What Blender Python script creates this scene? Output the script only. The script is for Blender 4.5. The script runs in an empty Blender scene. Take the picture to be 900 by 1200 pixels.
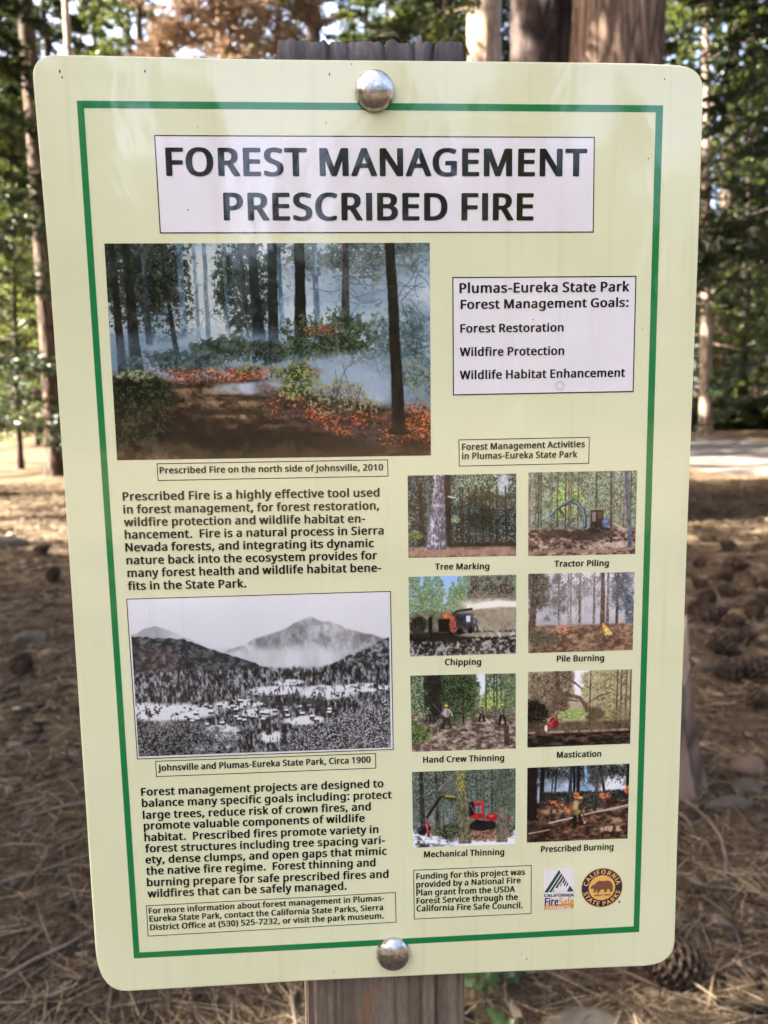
import bpy, math, random
import numpy as np
from mathutils import Vector, Matrix

# ------------------------------------------------------------ camera, world, sun, exposure
SC = bpy.context.scene
COL = SC.collection
R = math.radians
Z0 = 1.1721                      # height of the sign's centre above the ground
SUN_AZ, SUN_EL = -86.0, 43.0      # degrees; azimuth clockwise from +Y
TO_SUN = Vector((math.cos(R(SUN_EL)) * math.sin(R(SUN_AZ)), math.cos(R(SUN_EL)) * math.cos(R(SUN_AZ)), math.sin(R(SUN_EL))))

CAM_ROWS = ((0.99796821, -0.06219999, -0.01380627), (0.02235661, 0.13894394, 0.99004786), (-0.05966267, -0.98834495, 0.14005222))
cam_data = bpy.data.cameras.new('camera')
cam = bpy.data.objects.new('camera', cam_data)
COL.objects.link(cam)
cam.matrix_world = Matrix.Translation((-0.02415, -0.39937, 0.07788 + Z0)) @ Matrix(CAM_ROWS).transposed().to_4x4()
cam_data.sensor_fit = 'VERTICAL'
cam_data.sensor_height = 36.0
cam_data.lens = 970 / 1200 * 36
cam_data.clip_start = 0.02
cam_data.clip_end = 600
cam_data.dof.use_dof = True
cam_data.dof.focus_distance = 0.405
cam_data.dof.aperture_fstop = 13.5
SC.camera = cam

world = bpy.data.worlds.new('World')
SC.world = world
world.use_nodes = True
wn = world.node_tree
bg = wn.nodes['Background']
sky = wn.nodes.new('ShaderNodeTexSky')
sky.sky_type = 'NISHITA'
sky.sun_disc = False
sky.sun_elevation = R(SUN_EL)
sky.sun_rotation = R(SUN_AZ)
sky.air_density = 0.6
sky.dust_density = 3.5
sky.ozone_density = 0.5
wb = wn.nodes.new('ShaderNodeMix')           # the camera's daylight balance
wb.data_type = 'RGBA'; wb.blend_type = 'MULTIPLY'; wb.inputs[0].default_value = 1.0
wb.inputs[7].default_value = (1.13, 1.0, 0.88, 1)
wn.links.new(sky.outputs[0], wb.inputs[6])
wn.links.new(wb.outputs[2], bg.inputs[0])
bg.inputs[1].default_value = 0.125

sun_data = bpy.data.lights.new('sun', 'SUN')
sun_data.energy = 5.0
sun_data.angle = R(0.53)
sun_data.color = (1.0, 0.93, 0.82)
sun = bpy.data.objects.new('sun', sun_data)
COL.objects.link(sun)
sun.rotation_euler = TO_SUN.to_track_quat('Z', 'Y').to_euler()

SC.view_settings.view_transform = 'Standard'
SC.view_settings.look = 'None'
SC.view_settings.gamma = 1.0
SC.view_settings.exposure = 3.55
SC.render.engine = 'CYCLES'
SC.cycles.use_denoising = True
SC.cycles.max_bounces = 6
SC.cycles.diffuse_bounces = 3
SC.cycles.glossy_bounces = 3
SC.cycles.transmission_bounces = 3
SC.cycles.sample_clamp_indirect = 8.0

# ------------------------------------------------------------ helpers
def lin(r, g, b):
    f = lambda c: (c / 255 / 12.92) if c <= 10 else ((c / 255 + 0.055) / 1.055) ** 2.4
    return (f(r), f(g), f(b), 1.0)


def tag(o, label=None, cat=None, group=None, kind=None):
    if label: o['label'] = label
    if cat: o['category'] = cat
    if group: o['group'] = group
    if kind: o['kind'] = kind
    return o


def link(name, mesh, parent=None):
    o = bpy.data.objects.new(name, mesh)
    COL.objects.link(o)
    if parent is not None:
        o.parent = parent
    return o


def empty(name, loc=(0, 0, 0), rz=0.0, scale=1.0):
    o = bpy.data.objects.new(name, None)
    COL.objects.link(o)
    o.location = loc
    o.rotation_euler = (0, 0, rz)
    o.scale = (scale,) * 3
    o.empty_display_size = 0.1
    return o


def mesh_py(name, verts, faces, mats, midx=None, smooth=False):
    me = bpy.data.meshes.new(name)
    me.from_pydata([tuple(v) for v in verts], [], [tuple(f) for f in faces])
    for m in (mats if isinstance(mats, (list, tuple)) else [mats]):
        me.materials.append(m)
    if midx is not None:
        me.polygons.foreach_set('material_index', midx)
    if smooth:
        me.polygons.foreach_set('use_smooth', [True] * len(me.polygons))
    me.update()
    return me


def mesh_np(name, V, F, mats, midx=None, smooth=False):
    """V (n,3) float array, F (m,k) int array"""
    me = bpy.data.meshes.new(name)
    V = np.ascontiguousarray(V, dtype=np.float32)
    F = np.ascontiguousarray(F, dtype=np.int32)
    m, k = F.shape
    me.vertices.add(len(V)); me.vertices.foreach_set('co', V.ravel())
    me.loops.add(m * k); me.loops.foreach_set('vertex_index', F.ravel())
    me.polygons.add(m)
    me.polygons.foreach_set('loop_start', np.arange(0, m * k, k, dtype=np.int32))
    try:
        me.polygons.foreach_set('loop_total', np.full(m, k, dtype=np.int32))
    except Exception:
        pass
    for mt in (mats if isinstance(mats, (list, tuple)) else [mats]):
        me.materials.append(mt)
    if midx is not None:
        me.polygons.foreach_set('material_index', np.ascontiguousarray(midx, dtype=np.int32))
    if smooth:
        me.polygons.foreach_set('use_smooth', np.ones(m, dtype=bool))
    me.update(calc_edges=True)
    return me


def at(px, depth):
    """ground x of a direction px (900 px wide photo) at a depth along +Y"""
    k = np.array(((px - 450) / 970, 0.1412, -1.0))
    d = np.array(CAM_ROWS).T @ k
    return -0.024 + (depth + 0.399) * d[0] / d[1]


def ground_z(x, y):
    """gentle bumps of the forest floor"""
    r = np.hypot(x, y)
    far = np.clip((r - 12) / 30, 0, 1)
    return (0.018 * np.sin(1.7 * x + 0.6) * np.sin(1.3 * y + 1.1) + 0.012 * np.sin(3.9 * x - 2.1 * y)
            + far * 0.22 * np.sin(0.17 * x + 0.5) * np.sin(0.13 * y + 2.0))


# ------------------------------------------------------------ materials
class NT:
    def __init__(s, name):
        s.m = bpy.data.materials.new(name); s.m.use_nodes = True
        s.t = s.m.node_tree; s.t.nodes.clear()
        s.out = s.n('OutputMaterial')
    def n(s, kind, **kw):
        nd = s.t.nodes.new('ShaderNode' + kind)
        for k, v in kw.items(): setattr(nd, k, v)
        return nd
    def l(s, a, b): s.t.links.new(a, b)
    def coord(s, scale=(1, 1, 1), out='Object'):
        c = s.n('TexCoord'); mp = s.n('Mapping'); mp.inputs['Scale'].default_value = scale
        s.l(c.outputs[out], mp.inputs[0]); return mp.outputs[0]
    def noise(s, vec, scale, detail=4, rough=0.55, dist=0.0):
        nd = s.n('TexNoise'); nd.inputs['Scale'].default_value = scale; nd.inputs['Detail'].default_value = detail
        nd.inputs['Roughness'].default_value = rough; nd.inputs['Distortion'].default_value = dist
        if vec is not None: s.l(vec, nd.inputs['Vector'])
        return nd.outputs['Fac']
    def ramp(s, fac, stops):
        r = s.n('ValToRGB'); e = r.color_ramp.elements
        while len(e) < len(stops): e.new(0.5)
        for el, (p, c) in zip(e, stops):
            el.position = p; el.color = c if len(c) == 4 else (*c, 1)
        s.l(fac, r.inputs[0]); return r.outputs[0]
    def mix(s, a, b, fac, mode='MIX'):
        m = s.n('Mix', data_type='RGBA', blend_type=mode)
        for v, i in ((fac, 0), (a, 6), (b, 7)):
            if hasattr(v, 'is_linked'): s.l(v, m.inputs[i])
            else: m.inputs[i].default_value = v
        return m.outputs[2]
    def math(s, op, a, b=0.0):
        m = s.n('Math', operation=op)
        for i, v in enumerate((a, b)):
            if hasattr(v, 'is_linked'): s.l(v, m.inputs[i])
            else: m.inputs[i].default_value = v
        return m.outputs[0]
    def bump(s, h, strength, dist):
        b = s.n('Bump'); b.inputs['Strength'].default_value = strength; b.inputs['Distance'].default_value = dist
        s.l(h, b.inputs['Height']); return b.outputs[0]
    def principled(s, col, rough=0.8, metal=0.0, normal=None, ior=1.45, spec=None):
        p = s.n('BsdfPrincipled')
        if hasattr(col, 'is_linked'): s.l(col, p.inputs['Base Color'])
        else: p.inputs['Base Color'].default_value = col if len(col) == 4 else (*col, 1)
        if hasattr(rough, 'is_linked'): s.l(rough, p.inputs['Roughness'])
        else: p.inputs['Roughness'].default_value = rough
        p.inputs['Metallic'].default_value = metal
        p.inputs['IOR'].default_value = ior
        if spec is not None: p.inputs['Specular IOR Level'].default_value = spec
        if normal is not None: s.l(normal, p.inputs['Normal'])
        s.l(p.outputs[0], s.out.inputs[0]); return p


def mat_print(name, col=None, image=None):
    """everything printed under the sign's glossy laminate shares one surface"""
    s = NT(name)
    if image is not None:
        t = s.n('TexImage', image=image, interpolation='Cubic', extension='EXTEND')
        c = s.n('TexCoord'); s.l(c.outputs['UV'], t.inputs[0]); base = t.outputs[0]
    else:
        base = col
    v = s.coord((1, 1, 1))
    grime = s.noise(v, 9.0, 5, 0.6)
    base = s.mix(base, (0.86, 0.84, 0.76, 1), s.math('MULTIPLY', s.math('SUBTRACT', grime, 0.38), 1.6), 'MULTIPLY')
    speck = s.math('GREATER_THAN', s.noise(v, 420.0, 2, 0.5), 0.77)
    drip = s.math('MULTIPLY', s.math('SUBTRACT', s.noise(s.coord((150, 150, 5)), 1.0, 3, 0.6), 0.56), 1.6)
    base = s.mix(base, (0.55, 0.50, 0.42, 1), s.math('MULTIPLY', speck, 0.5), 'MULTIPLY')
    base = s.mix(base, (0.80, 0.78, 0.70, 1), s.math('MAXIMUM', drip, 0.0), 'MULTIPLY')
    vw = s.coord((20, 20, 13))
    w1 = s.noise(vw, 1.0, 3, 0.5, 0.6)
    w2 = s.noise(s.coord((1, 1, 1)), 260.0, 2, 0.5)
    h = s.math('ADD', s.math('MULTIPLY', w1, 1.0), s.math('MULTIPLY', w2, 0.016))
    nrm = s.bump(h, 0.36, 0.0011)
    s.principled(base, 0.06, 0.0, nrm, 1.5, 0.72)
    return s.m


def mat_plain(name, col, rough=0.6, metal=0.0):
    s = NT(name); s.principled(col, rough, metal); return s.m


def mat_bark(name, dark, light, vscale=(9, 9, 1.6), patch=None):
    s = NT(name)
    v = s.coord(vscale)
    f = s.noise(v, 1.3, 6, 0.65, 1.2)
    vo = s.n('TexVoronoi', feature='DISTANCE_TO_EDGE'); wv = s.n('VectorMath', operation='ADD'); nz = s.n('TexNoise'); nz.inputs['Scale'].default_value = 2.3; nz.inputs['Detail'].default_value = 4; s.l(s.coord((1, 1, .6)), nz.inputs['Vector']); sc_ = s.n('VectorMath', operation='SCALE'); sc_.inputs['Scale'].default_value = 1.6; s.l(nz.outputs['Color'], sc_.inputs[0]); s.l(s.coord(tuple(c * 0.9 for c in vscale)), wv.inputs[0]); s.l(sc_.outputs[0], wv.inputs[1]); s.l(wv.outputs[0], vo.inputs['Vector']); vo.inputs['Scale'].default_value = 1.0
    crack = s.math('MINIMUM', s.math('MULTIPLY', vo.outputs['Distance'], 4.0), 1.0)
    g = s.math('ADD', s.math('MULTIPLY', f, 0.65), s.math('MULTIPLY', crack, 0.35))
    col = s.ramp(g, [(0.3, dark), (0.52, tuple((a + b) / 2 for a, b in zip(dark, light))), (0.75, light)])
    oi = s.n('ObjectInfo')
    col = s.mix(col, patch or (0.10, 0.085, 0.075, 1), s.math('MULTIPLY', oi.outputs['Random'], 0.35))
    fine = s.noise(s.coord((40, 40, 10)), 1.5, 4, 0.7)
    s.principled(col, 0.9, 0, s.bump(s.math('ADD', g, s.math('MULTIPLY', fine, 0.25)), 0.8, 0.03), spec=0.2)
    return s.m


def mat_leaf(name, dark, light, trans=0.4, tcol=None):
    s = NT(name)
    g = s.n('NewGeometry')
    n = s.noise(s.coord((1, 1, 1)), 1.1, 3)
    f = s.math('ADD', s.math('MULTIPLY', g.outputs['Random Per Island'], 0.65), s.math('MULTIPLY', s.math('SUBTRACT', n, 0.3), 0.8))
    col = s.ramp(f, [(0.15, dark), (0.85, light)])
    oi = s.n('ObjectInfo')
    col = s.mix(col, (*[min(1, c * 1.25) for c in light[:3]], 1), s.math('MULTIPLY', oi.outputs['Random'], 0.4))
    d = s.n('BsdfDiffuse'); s.l(col, d.inputs[0])
    tr = s.n('BsdfTranslucent')
    tc = s.mix(col, tcol or (0.16, 0.18, 0.03, 1), 0.5); s.l(tc, tr.inputs[0])
    gl = s.n('BsdfGlossy'); gl.inputs['Roughness'].default_value = 0.4; gl.inputs[0].default_value = (0.6, 0.65, 0.6, 1)
    m1 = s.n('MixShader'); m1.inputs[0].default_value = trans; s.l(d.outputs[0], m1.inputs[1]); s.l(tr.outputs[0], m1.inputs[2])
    m2 = s.n('MixShader'); m2.inputs[0].default_value = 0.07; s.l(m1.outputs[0], m2.inputs[1]); s.l(gl.outputs[0], m2.inputs[2])
    s.l(m2.outputs[0], s.out.inputs[0])
    return s.m


def mat_ramp(name, scale, stops, vs=(1, 1, 1), rough=0.9, bump=0.5, bd=0.005, detail=5, island=0.0):
    s = NT(name)
    f = s.noise(s.coord(vs), scale, detail, 0.6, 0.4)
    if island:
        g = s.n('NewGeometry')
        f = s.math('ADD', s.math('MULTIPLY', f, 1 - island), s.math('MULTIPLY', g.outputs['Random Per Island'], island))
    s.principled(s.ramp(f, stops), rough, 0, s.bump(f, bump, bd), spec=0.25)
    return s.m


M = {}
M['bark_pine'] = mat_bark('bark_pine', (0.03, 0.022, 0.018), (0.20, 0.14, 0.105))
M['bark_big'] = mat_bark('bark_big', (0.045, 0.028, 0.021), (0.29, 0.195, 0.14), (15, 15, 1.3), (0.22, 0.17, 0.13, 1))
M['bark_dark'] = mat_bark('bark_dark', (0.02, 0.015, 0.014), (0.10, 0.07, 0.06), (9, 9, 1.8))
M['bark_pale_sunlit'] = mat_bark('bark_pale_sunlit', (0.22, 0.15, 0.11), (0.62, 0.48, 0.37), (9, 9, 1.6), (0.4, 0.31, 0.25, 1))  # sunlight on the bright trunks is put into this pale bark
M['leaf_fir'] = mat_leaf('leaf_fir', (0.013, 0.026, 0.009), (0.055, 0.078, 0.022))
M['leaf_dark_shaded'] = mat_leaf('leaf_dark_shaded', (0.008, 0.018, 0.008), (0.030, 0.044, 0.017), 0.22, (0.10, 0.12, 0.03, 1))  # shade on the drooping fir is put into this leaf colour
M['leaf_young'] = mat_leaf('leaf_young', (0.028, 0.050, 0.012), (0.10, 0.125, 0.028), 0.45)
M['leaf_dead'] = mat_leaf('leaf_dead', (0.06, 0.036, 0.02), (0.36, 0.255, 0.165), 0.25, (0.26, 0.16, 0.09, 1))
M['needles'] = mat_ramp('needles', 3.0, [(0.1, (0.024, 0.015, 0.009)), (0.5, (0.08, 0.054, 0.031)), (0.75, (0.19, 0.138, 0.08)), (0.95, (0.48, 0.385, 0.25))], island=0.75, bump=0.0)
M['cone'] = mat_ramp('cone', 22.0, [(0.2, (0.02, 0.013, 0.009)), (0.6, (0.065, 0.043, 0.028)), (0.9, (0.17, 0.12, 0.08))], island=0.3)
M['rock'] = mat_ramp('rock', 9.0, [(0.2, (0.04, 0.032, 0.025)), (0.5, (0.075, 0.062, 0.049)), (0.8, (0.14, 0.12, 0.095))], bump=0.8, bd=0.01)
M['rock_warm'] = mat_ramp('rock_warm', 9.0, [(0.2, (0.07, 0.045, 0.03)), (0.6, (0.14, 0.095, 0.065)), (0.9, (0.22, 0.155, 0.11))], bump=0.8, bd=0.01)
M['twig'] = mat_ramp('twig', 14.0, [(0.2, (0.07, 0.05, 0.036)), (0.6, (0.17, 0.13, 0.10)), (0.9, (0.30, 0.25, 0.20))], vs=(1, 1, 1), island=0.4)
M['log'] = mat_ramp('log', 3.0, [(0.2, (0.16, 0.13, 0.11)), (0.6, (0.38, 0.33, 0.28)), (0.9, (0.58, 0.52, 0.45))], vs=(0.3, 3, 3), bump=0.8, bd=0.02)
M['splinter'] = mat_ramp('splinter', 30.0, [(0.2, (0.30, 0.2, 0.12)), (0.8, (0.62, 0.48, 0.33))], vs=(1, 1, 0.15))
M['chips'] = mat_ramp('chips', 6.0, [(0.15, (0.03, 0.022, 0.017)), (0.6, (0.10, 0.075, 0.055)), (0.95, (0.28, 0.23, 0.18))], island=0.8, bump=0.0)
M['plant'] = mat_leaf('plant_leaf', (0.018, 0.045, 0.014), (0.05, 0.09, 0.025), 0.25, (0.08, 0.12, 0.03, 1))
M['leaf_dry'] = mat_leaf('leaf_dry', (0.20, 0.14, 0.07), (0.34, 0.25, 0.13), 0.3, (0.4, 0.28, 0.1, 1))


def mat_ground():
    s = NT('forest_floor')
    a = s.noise(s.coord(), 0.45, 5, 0.6)
    b = s.noise(s.coord((1, 1, 1)), 7.0, 6, 0.7, 0.8)
    c = s.noise(s.coord((60, 9, 1)), 1.5, 4, 0.7, 2.5)
    d = s.noise(s.coord((9, 60, 1)), 1.5, 4, 0.7, 2.5)
    f = s.math('ADD', s.math('MULTIPLY', b, 0.45), s.math('MULTIPLY', s.math('MAXIMUM', c, d), 0.5))
    col = s.ramp(f, [(0.3, (0.022, 0.015, 0.009)), (0.48, (0.062, 0.043, 0.026)), (0.62, (0.135, 0.098, 0.058)), (0.78, (0.30, 0.225, 0.145))])
    col = s.mix(col, (0.15, 0.108, 0.065, 1), s.math('MULTIPLY', a, 0.45))
    s.principled(col, 0.95, 0, s.bump(f, 0.9, 0.02), spec=0.15)
    return s.m


def mat_gravel():
    s = NT('path_gravel')
    b = s.noise(s.coord(), 38.0, 5, 0.75)
    a = s.noise(s.coord(), 0.7, 4, 0.6)
    col = s.ramp(b, [(0.3, (0.06, 0.057, 0.052)), (0.5, (0.105, 0.10, 0.092)), (0.7, (0.18, 0.17, 0.155))])
    col = s.mix(col, (0.24, 0.18, 0.13, 1), s.math('MULTIPLY', a, 0.4))
    s.principled(col, 0.95, 0, s.bump(b, 0.7, 0.02), spec=0.2)
    return s.m


# ------------------------------------------------------------ lettering outlines and sign layout (millimetres from the sign centre)
GLYPHS = {
 'A': (552, [[-26,-8,0,-14,74,-14,100,-8,168,164,342,164,410,-8,436,-14,512,-14,542,-4,538,18,316,582,290,588,222,588,192,578,-30,8,-32,0],[204,256,254,396,258,396,308,256]]),
 'B': (561, [[52,-8,78,-14,306,-14,354,-8,398,4,432,20,450,32,484,68,498,94,510,144,510,182,502,220,484,252,458,278,404,302,432,316,458,338,480,372,490,406,490,456,482,488,466,518,442,542,376,572,286,586,78,586,48,576,46,0],[182,74,182,254,294,254,336,240,356,222,368,190,368,146,362,124,342,94,300,76],[182,342,182,496,284,496,316,488,342,468,352,438,352,406,344,376,332,360,294,344]]),
 'C': (547, [[104,46,138,20,178,0,234,-16,286,-22,406,-16,458,-4,490,12,492,78,482,88,456,92,360,70,294,70,258,80,220,104,190,140,168,192,158,248,158,324,168,378,186,422,210,456,242,482,284,500,334,504,374,498,434,474,470,474,484,482,514,544,508,556,452,578,394,590,360,594,256,590,218,582,154,556,116,530,78,490,44,432,26,378,18,330,18,242,32,166,48,124,72,82]]),
 'D': (625, [[52,-8,78,-14,268,-14,344,-4,404,14,440,32,472,54,506,88,528,120,556,186,568,256,568,328,556,396,530,456,506,490,468,526,398,564,308,584,78,586,48,576,46,0],[182,76,182,496,280,496,308,490,344,476,370,458,392,434,414,392,428,322,428,258,416,194,390,142,370,120,342,100,276,78]]),
 'E': (486, [[52,-8,78,-14,398,-14,428,-4,430,64,420,74,398,78,182,78,182,254,384,254,406,258,416,268,416,330,400,342,182,344,182,496,398,496,420,500,430,510,430,572,424,580,398,586,78,586,48,576,46,0]]),
 'F': (456, [[52,-8,78,-14,150,-14,180,-4,182,228,382,228,412,238,414,306,404,316,382,320,182,320,182,496,398,496,420,500,430,510,430,572,424,580,398,586,78,586,48,576,46,0]]),
 'G': (624, [[116,40,148,18,186,0,224,-12,296,-22,366,-22,446,-14,526,4,554,18,556,302,550,310,524,316,326,316,296,306,294,238,300,230,326,224,420,224,420,76,392,70,322,68,290,72,258,82,220,106,196,132,178,164,164,206,156,264,158,330,170,384,196,434,226,466,276,494,332,504,390,500,472,472,506,472,520,480,532,506,548,544,542,556,474,580,420,590,386,594,274,590,226,580,154,550,114,522,84,492,54,448,30,390,18,328,18,242,30,176,48,128,74,84]]),
 'H': (634, [[52,-8,78,-14,150,-14,172,-10,182,0,182,254,412,254,414,-4,444,-14,516,-14,546,-4,548,572,542,580,516,586,444,586,414,576,412,344,182,344,180,576,150,586,78,586,48,576,46,0]]),
 'I': (250, [[54,-14,190,-14,190,586,54,586]]),
 'J': (259, [[-86,-152,-28,-166,20,-166,60,-160,90,-150,126,-128,148,-104,166,-70,178,-14,178,572,168,582,74,586,52,582,42,572,40,-28,32,-52,12,-72,-6,-76,-62,-68,-88,-74,-94,-82,-94,-142]]),
 'K': (536, [[52,-8,78,-14,150,-14,180,-4,182,220,200,236,208,232,384,-8,410,-14,496,-14,526,-4,528,2,522,12,294,322,508,556,518,570,512,580,486,586,402,586,376,580,184,364,180,576,150,586,78,586,48,576,46,0]]),
 'L': (460, [[52,-8,78,-14,400,-14,422,-10,432,0,432,64,416,76,182,78,182,572,166,584,78,586,56,582,46,572,46,0]]),
 'M': (767, [[52,-8,78,-14,144,-14,166,-10,176,0,176,324,292,14,304,-8,330,-14,390,-14,420,-4,544,324,546,0,556,-10,578,-14,650,-14,676,-8,682,0,680,576,650,586,544,586,522,582,512,574,362,184,216,576,186,586,78,586,52,580,46,572,46,0]]),
 'N': (649, [[52,-8,78,-14,144,-14,166,-10,176,0,176,370,420,-8,446,-14,532,-14,562,-4,564,572,558,580,532,586,464,586,442,582,432,572,434,202,188,580,162,586,78,586,48,576,46,0]]),
 'O': (666, [[114,38,146,16,210,-10,286,-22,340,-22,400,-14,464,8,506,34,546,74,578,126,600,190,610,268,608,334,598,392,572,460,544,502,500,544,450,572,406,586,328,596,270,594,212,584,154,562,112,534,76,496,44,440,26,384,18,334,18,242,26,190,46,128,80,72],[214,104,194,128,178,158,160,228,158,328,164,370,178,416,200,454,228,480,258,496,292,504,338,504,376,494,406,476,428,452,448,416,460,380,468,332,468,242,460,194,446,152,434,130,408,100,378,80,346,70,298,68,266,74,242,84]]),
 'P': (525, [[52,-8,78,-14,150,-14,180,-4,182,208,278,212,350,228,408,258,450,304,464,332,474,368,474,442,452,500,402,550,344,574,268,586,78,586,48,576,46,0],[182,298,182,496,258,496,284,490,310,476,332,444,338,416,336,372,322,336,304,318,278,306,252,300]]),
 'Q': (666, [[114,38,146,16,210,-10,266,-20,314,-22,402,-128,422,-146,444,-150,546,-150,576,-140,576,-130,562,-114,450,0,450,4,476,14,516,42,558,90,588,150,608,240,608,334,588,424,552,492,500,544,450,572,406,586,328,596,270,594,212,584,154,562,112,534,76,496,44,440,26,384,18,334,18,242,26,190,46,128,80,72],[214,104,194,128,178,158,160,228,158,328,164,370,178,416,200,454,228,480,258,496,292,504,338,504,376,494,406,476,428,452,448,416,460,380,468,332,468,242,460,194,446,152,434,130,408,100,378,80,346,70,298,68,266,74,242,84]]),
 'R': (539, [[52,-8,78,-14,150,-14,180,-4,182,222,242,220,376,-8,402,-14,486,-14,516,-4,518,2,512,14,366,248,368,254,414,278,446,310,468,350,476,386,474,448,460,492,442,520,404,552,350,574,274,586,78,586,48,576,46,0],[182,312,182,496,260,496,290,490,312,478,330,456,338,422,336,378,318,338,288,318,264,312]]),
 'S': (480, [[16,10,58,-6,106,-16,164,-22,244,-20,300,-10,338,4,372,24,406,58,424,90,434,128,432,190,412,238,378,274,344,296,222,346,180,370,164,386,156,404,154,452,162,474,172,486,196,500,220,504,284,498,346,476,390,478,400,488,420,544,414,558,318,588,270,594,200,594,158,588,114,574,72,550,38,514,20,474,16,414,24,376,42,340,76,304,106,284,238,230,274,208,296,174,298,130,290,106,272,86,254,76,218,68,158,70,128,76,60,100,18,98,8,88,8,20]]),
 'T': (486, [[160,-8,186,-14,260,-14,282,-10,292,0,292,496,438,496,460,500,470,510,470,572,464,580,438,586,8,586,-22,576,-24,510,-14,500,8,496,154,496,154,0]]),
 'U': (626, [[118,26,158,2,198,-12,264,-22,316,-22,376,-14,420,0,466,26,502,62,530,112,542,154,546,194,546,572,540,580,514,586,442,586,420,582,410,572,408,166,400,136,384,106,356,82,310,68,264,70,230,82,198,112,182,148,176,184,174,576,144,586,72,586,42,576,42,164,56,110,72,78]]),
 'V': (521, [[178,-8,204,-14,278,-14,308,-4,510,560,512,572,506,580,480,586,404,586,374,576,242,196,230,220,106,576,76,586,0,586,-30,576,-26,552,164,20]]),
 'W': (786, [[134,-8,160,-14,234,-14,256,-10,266,-2,370,360,480,-4,510,-14,584,-14,610,-8,616,0,762,548,764,576,734,586,660,586,630,576,544,236,540,236,442,568,434,580,408,586,332,586,302,576,204,238,116,576,86,586,10,586,-16,580,-22,572,-16,544,128,0]]),
 'X': (510, [[-22,-8,4,-14,80,-14,106,-8,232,196,358,-8,384,-14,466,-14,496,-4,498,2,488,20,308,298,480,562,484,572,478,580,452,586,376,586,350,580,238,402,228,410,122,580,96,586,16,586,-14,576,-12,562,160,296,-22,14,-28,2]]),
 'Y': (494, [[164,-8,190,-14,264,-14,294,-4,296,226,484,566,486,572,480,580,454,586,376,586,350,580,228,352,106,580,80,586,0,586,-30,576,-30,566,158,222,158,0]]),
 'Z': (499, [[4,-8,30,-14,428,-14,458,-4,460,64,444,76,160,78,448,510,452,518,452,572,446,580,420,586,40,586,10,576,8,508,24,496,290,492,0,60,-2,0]]),
 'a': (490, [[54,10,112,-16,152,-22,198,-22,250,-14,298,10,308,-8,334,-14,384,-14,414,-4,416,324,400,378,366,418,314,442,228,452,130,438,84,422,54,404,52,398,70,354,84,338,126,336,188,362,240,366,260,358,272,346,284,304,284,272,194,268,126,256,68,232,28,196,8,154,6,92,22,46],[156,74,144,94,142,132,148,154,160,170,178,182,206,190,284,194,278,126,270,106,254,86,210,64,174,64]]),
 'b': (533, [[42,-8,68,-14,134,-12,144,-8,152,8,156,8,182,-8,208,-16,292,-22,364,-6,406,18,438,52,462,96,476,144,482,210,478,274,464,330,442,372,414,404,390,422,328,446,272,452,240,450,204,444,170,430,170,610,154,622,68,624,46,620,36,610,36,0],[208,80,186,112,174,156,170,234,176,290,190,330,210,352,238,364,276,364,296,356,314,340,334,302,344,244,344,188,338,146,322,102,290,70,272,64,250,64,224,70]]),
 'c': (425, [[88,22,140,-6,218,-22,268,-22,324,-14,360,-2,382,12,384,78,374,88,334,90,282,70,238,66,208,72,178,96,160,130,152,162,150,252,166,314,194,348,218,360,260,362,318,344,360,346,370,356,390,410,384,424,334,442,286,450,224,452,190,448,144,436,106,418,86,404,56,372,30,326,18,286,12,240,14,164,22,124,42,76,58,52]]),
 'd': (533, [[80,24,128,-6,200,-22,282,-16,332,6,336,6,342,-8,368,-14,426,-14,456,-4,458,610,452,618,426,624,354,624,324,614,322,432,284,446,242,452,162,446,130,436,94,416,60,384,46,364,30,332,16,278,12,242,14,164,32,92,50,58],[194,76,170,104,152,160,150,250,156,284,164,310,188,348,224,366,254,364,276,356,296,338,314,298,324,226,318,138,304,100,282,76,246,64,222,64]]),
 'e': (492, [[84,30,142,-4,174,-14,228,-22,334,-16,392,0,422,16,424,82,418,90,390,96,298,68,228,68,200,80,172,108,156,144,150,176,150,188,412,188,442,198,442,280,428,336,400,384,366,416,334,434,286,448,254,452,184,448,140,436,112,422,78,396,56,370,34,332,18,282,12,188,18,144,30,106,56,60],[152,272,160,306,176,336,194,354,220,366,254,364,282,344,296,320,306,274]]),
 'f': (316, [[62,-8,88,-14,158,-14,180,-10,190,0,190,362,282,364,298,376,296,434,266,444,190,444,192,496,200,522,222,542,240,542,288,530,318,536,342,596,332,610,278,624,214,628,168,622,124,606,88,576,66,536,56,488,56,440,-8,420,-20,408,-20,376,-14,368,12,362,56,362,56,0]]),
 'g': (533, [[52,-174,108,-194,170,-204,266,-206,298,-202,340,-192,386,-170,420,-138,432,-120,450,-76,458,-8,458,430,452,438,426,444,368,444,342,438,336,424,332,424,312,436,270,448,240,452,172,448,140,440,100,420,72,396,48,364,30,328,18,286,12,240,12,186,18,140,30,100,60,46,108,4,170,-18,242,-22,298,-12,324,0,322,-40,312,-74,290,-102,266,-116,250,-120,186,-118,134,-106,96,-88,78,-86,52,-92,46,-100,46,-166],[196,74,170,104,154,150,150,176,152,266,160,300,180,338,206,360,250,364,274,356,296,338,316,296,324,244,320,140,306,100,284,76,254,64,220,64]]),
 'h': (536, [[42,-8,68,-14,138,-14,168,-4,170,236,176,288,196,336,216,354,242,364,294,360,310,348,326,312,330,-4,360,-14,430,-14,452,-10,462,0,462,310,450,362,434,390,412,414,382,432,346,444,276,452,246,450,210,444,170,428,170,610,154,622,68,624,46,620,36,610,36,0]]),
 'i': (247, [[42,-8,68,-14,138,-14,160,-10,170,0,170,430,154,442,68,444,46,440,36,430,36,0],[52,500,92,488,132,490,152,498,166,510,176,530,176,564,168,580,140,600,118,604,74,602,52,592,38,578,30,554,32,528]]),
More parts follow.
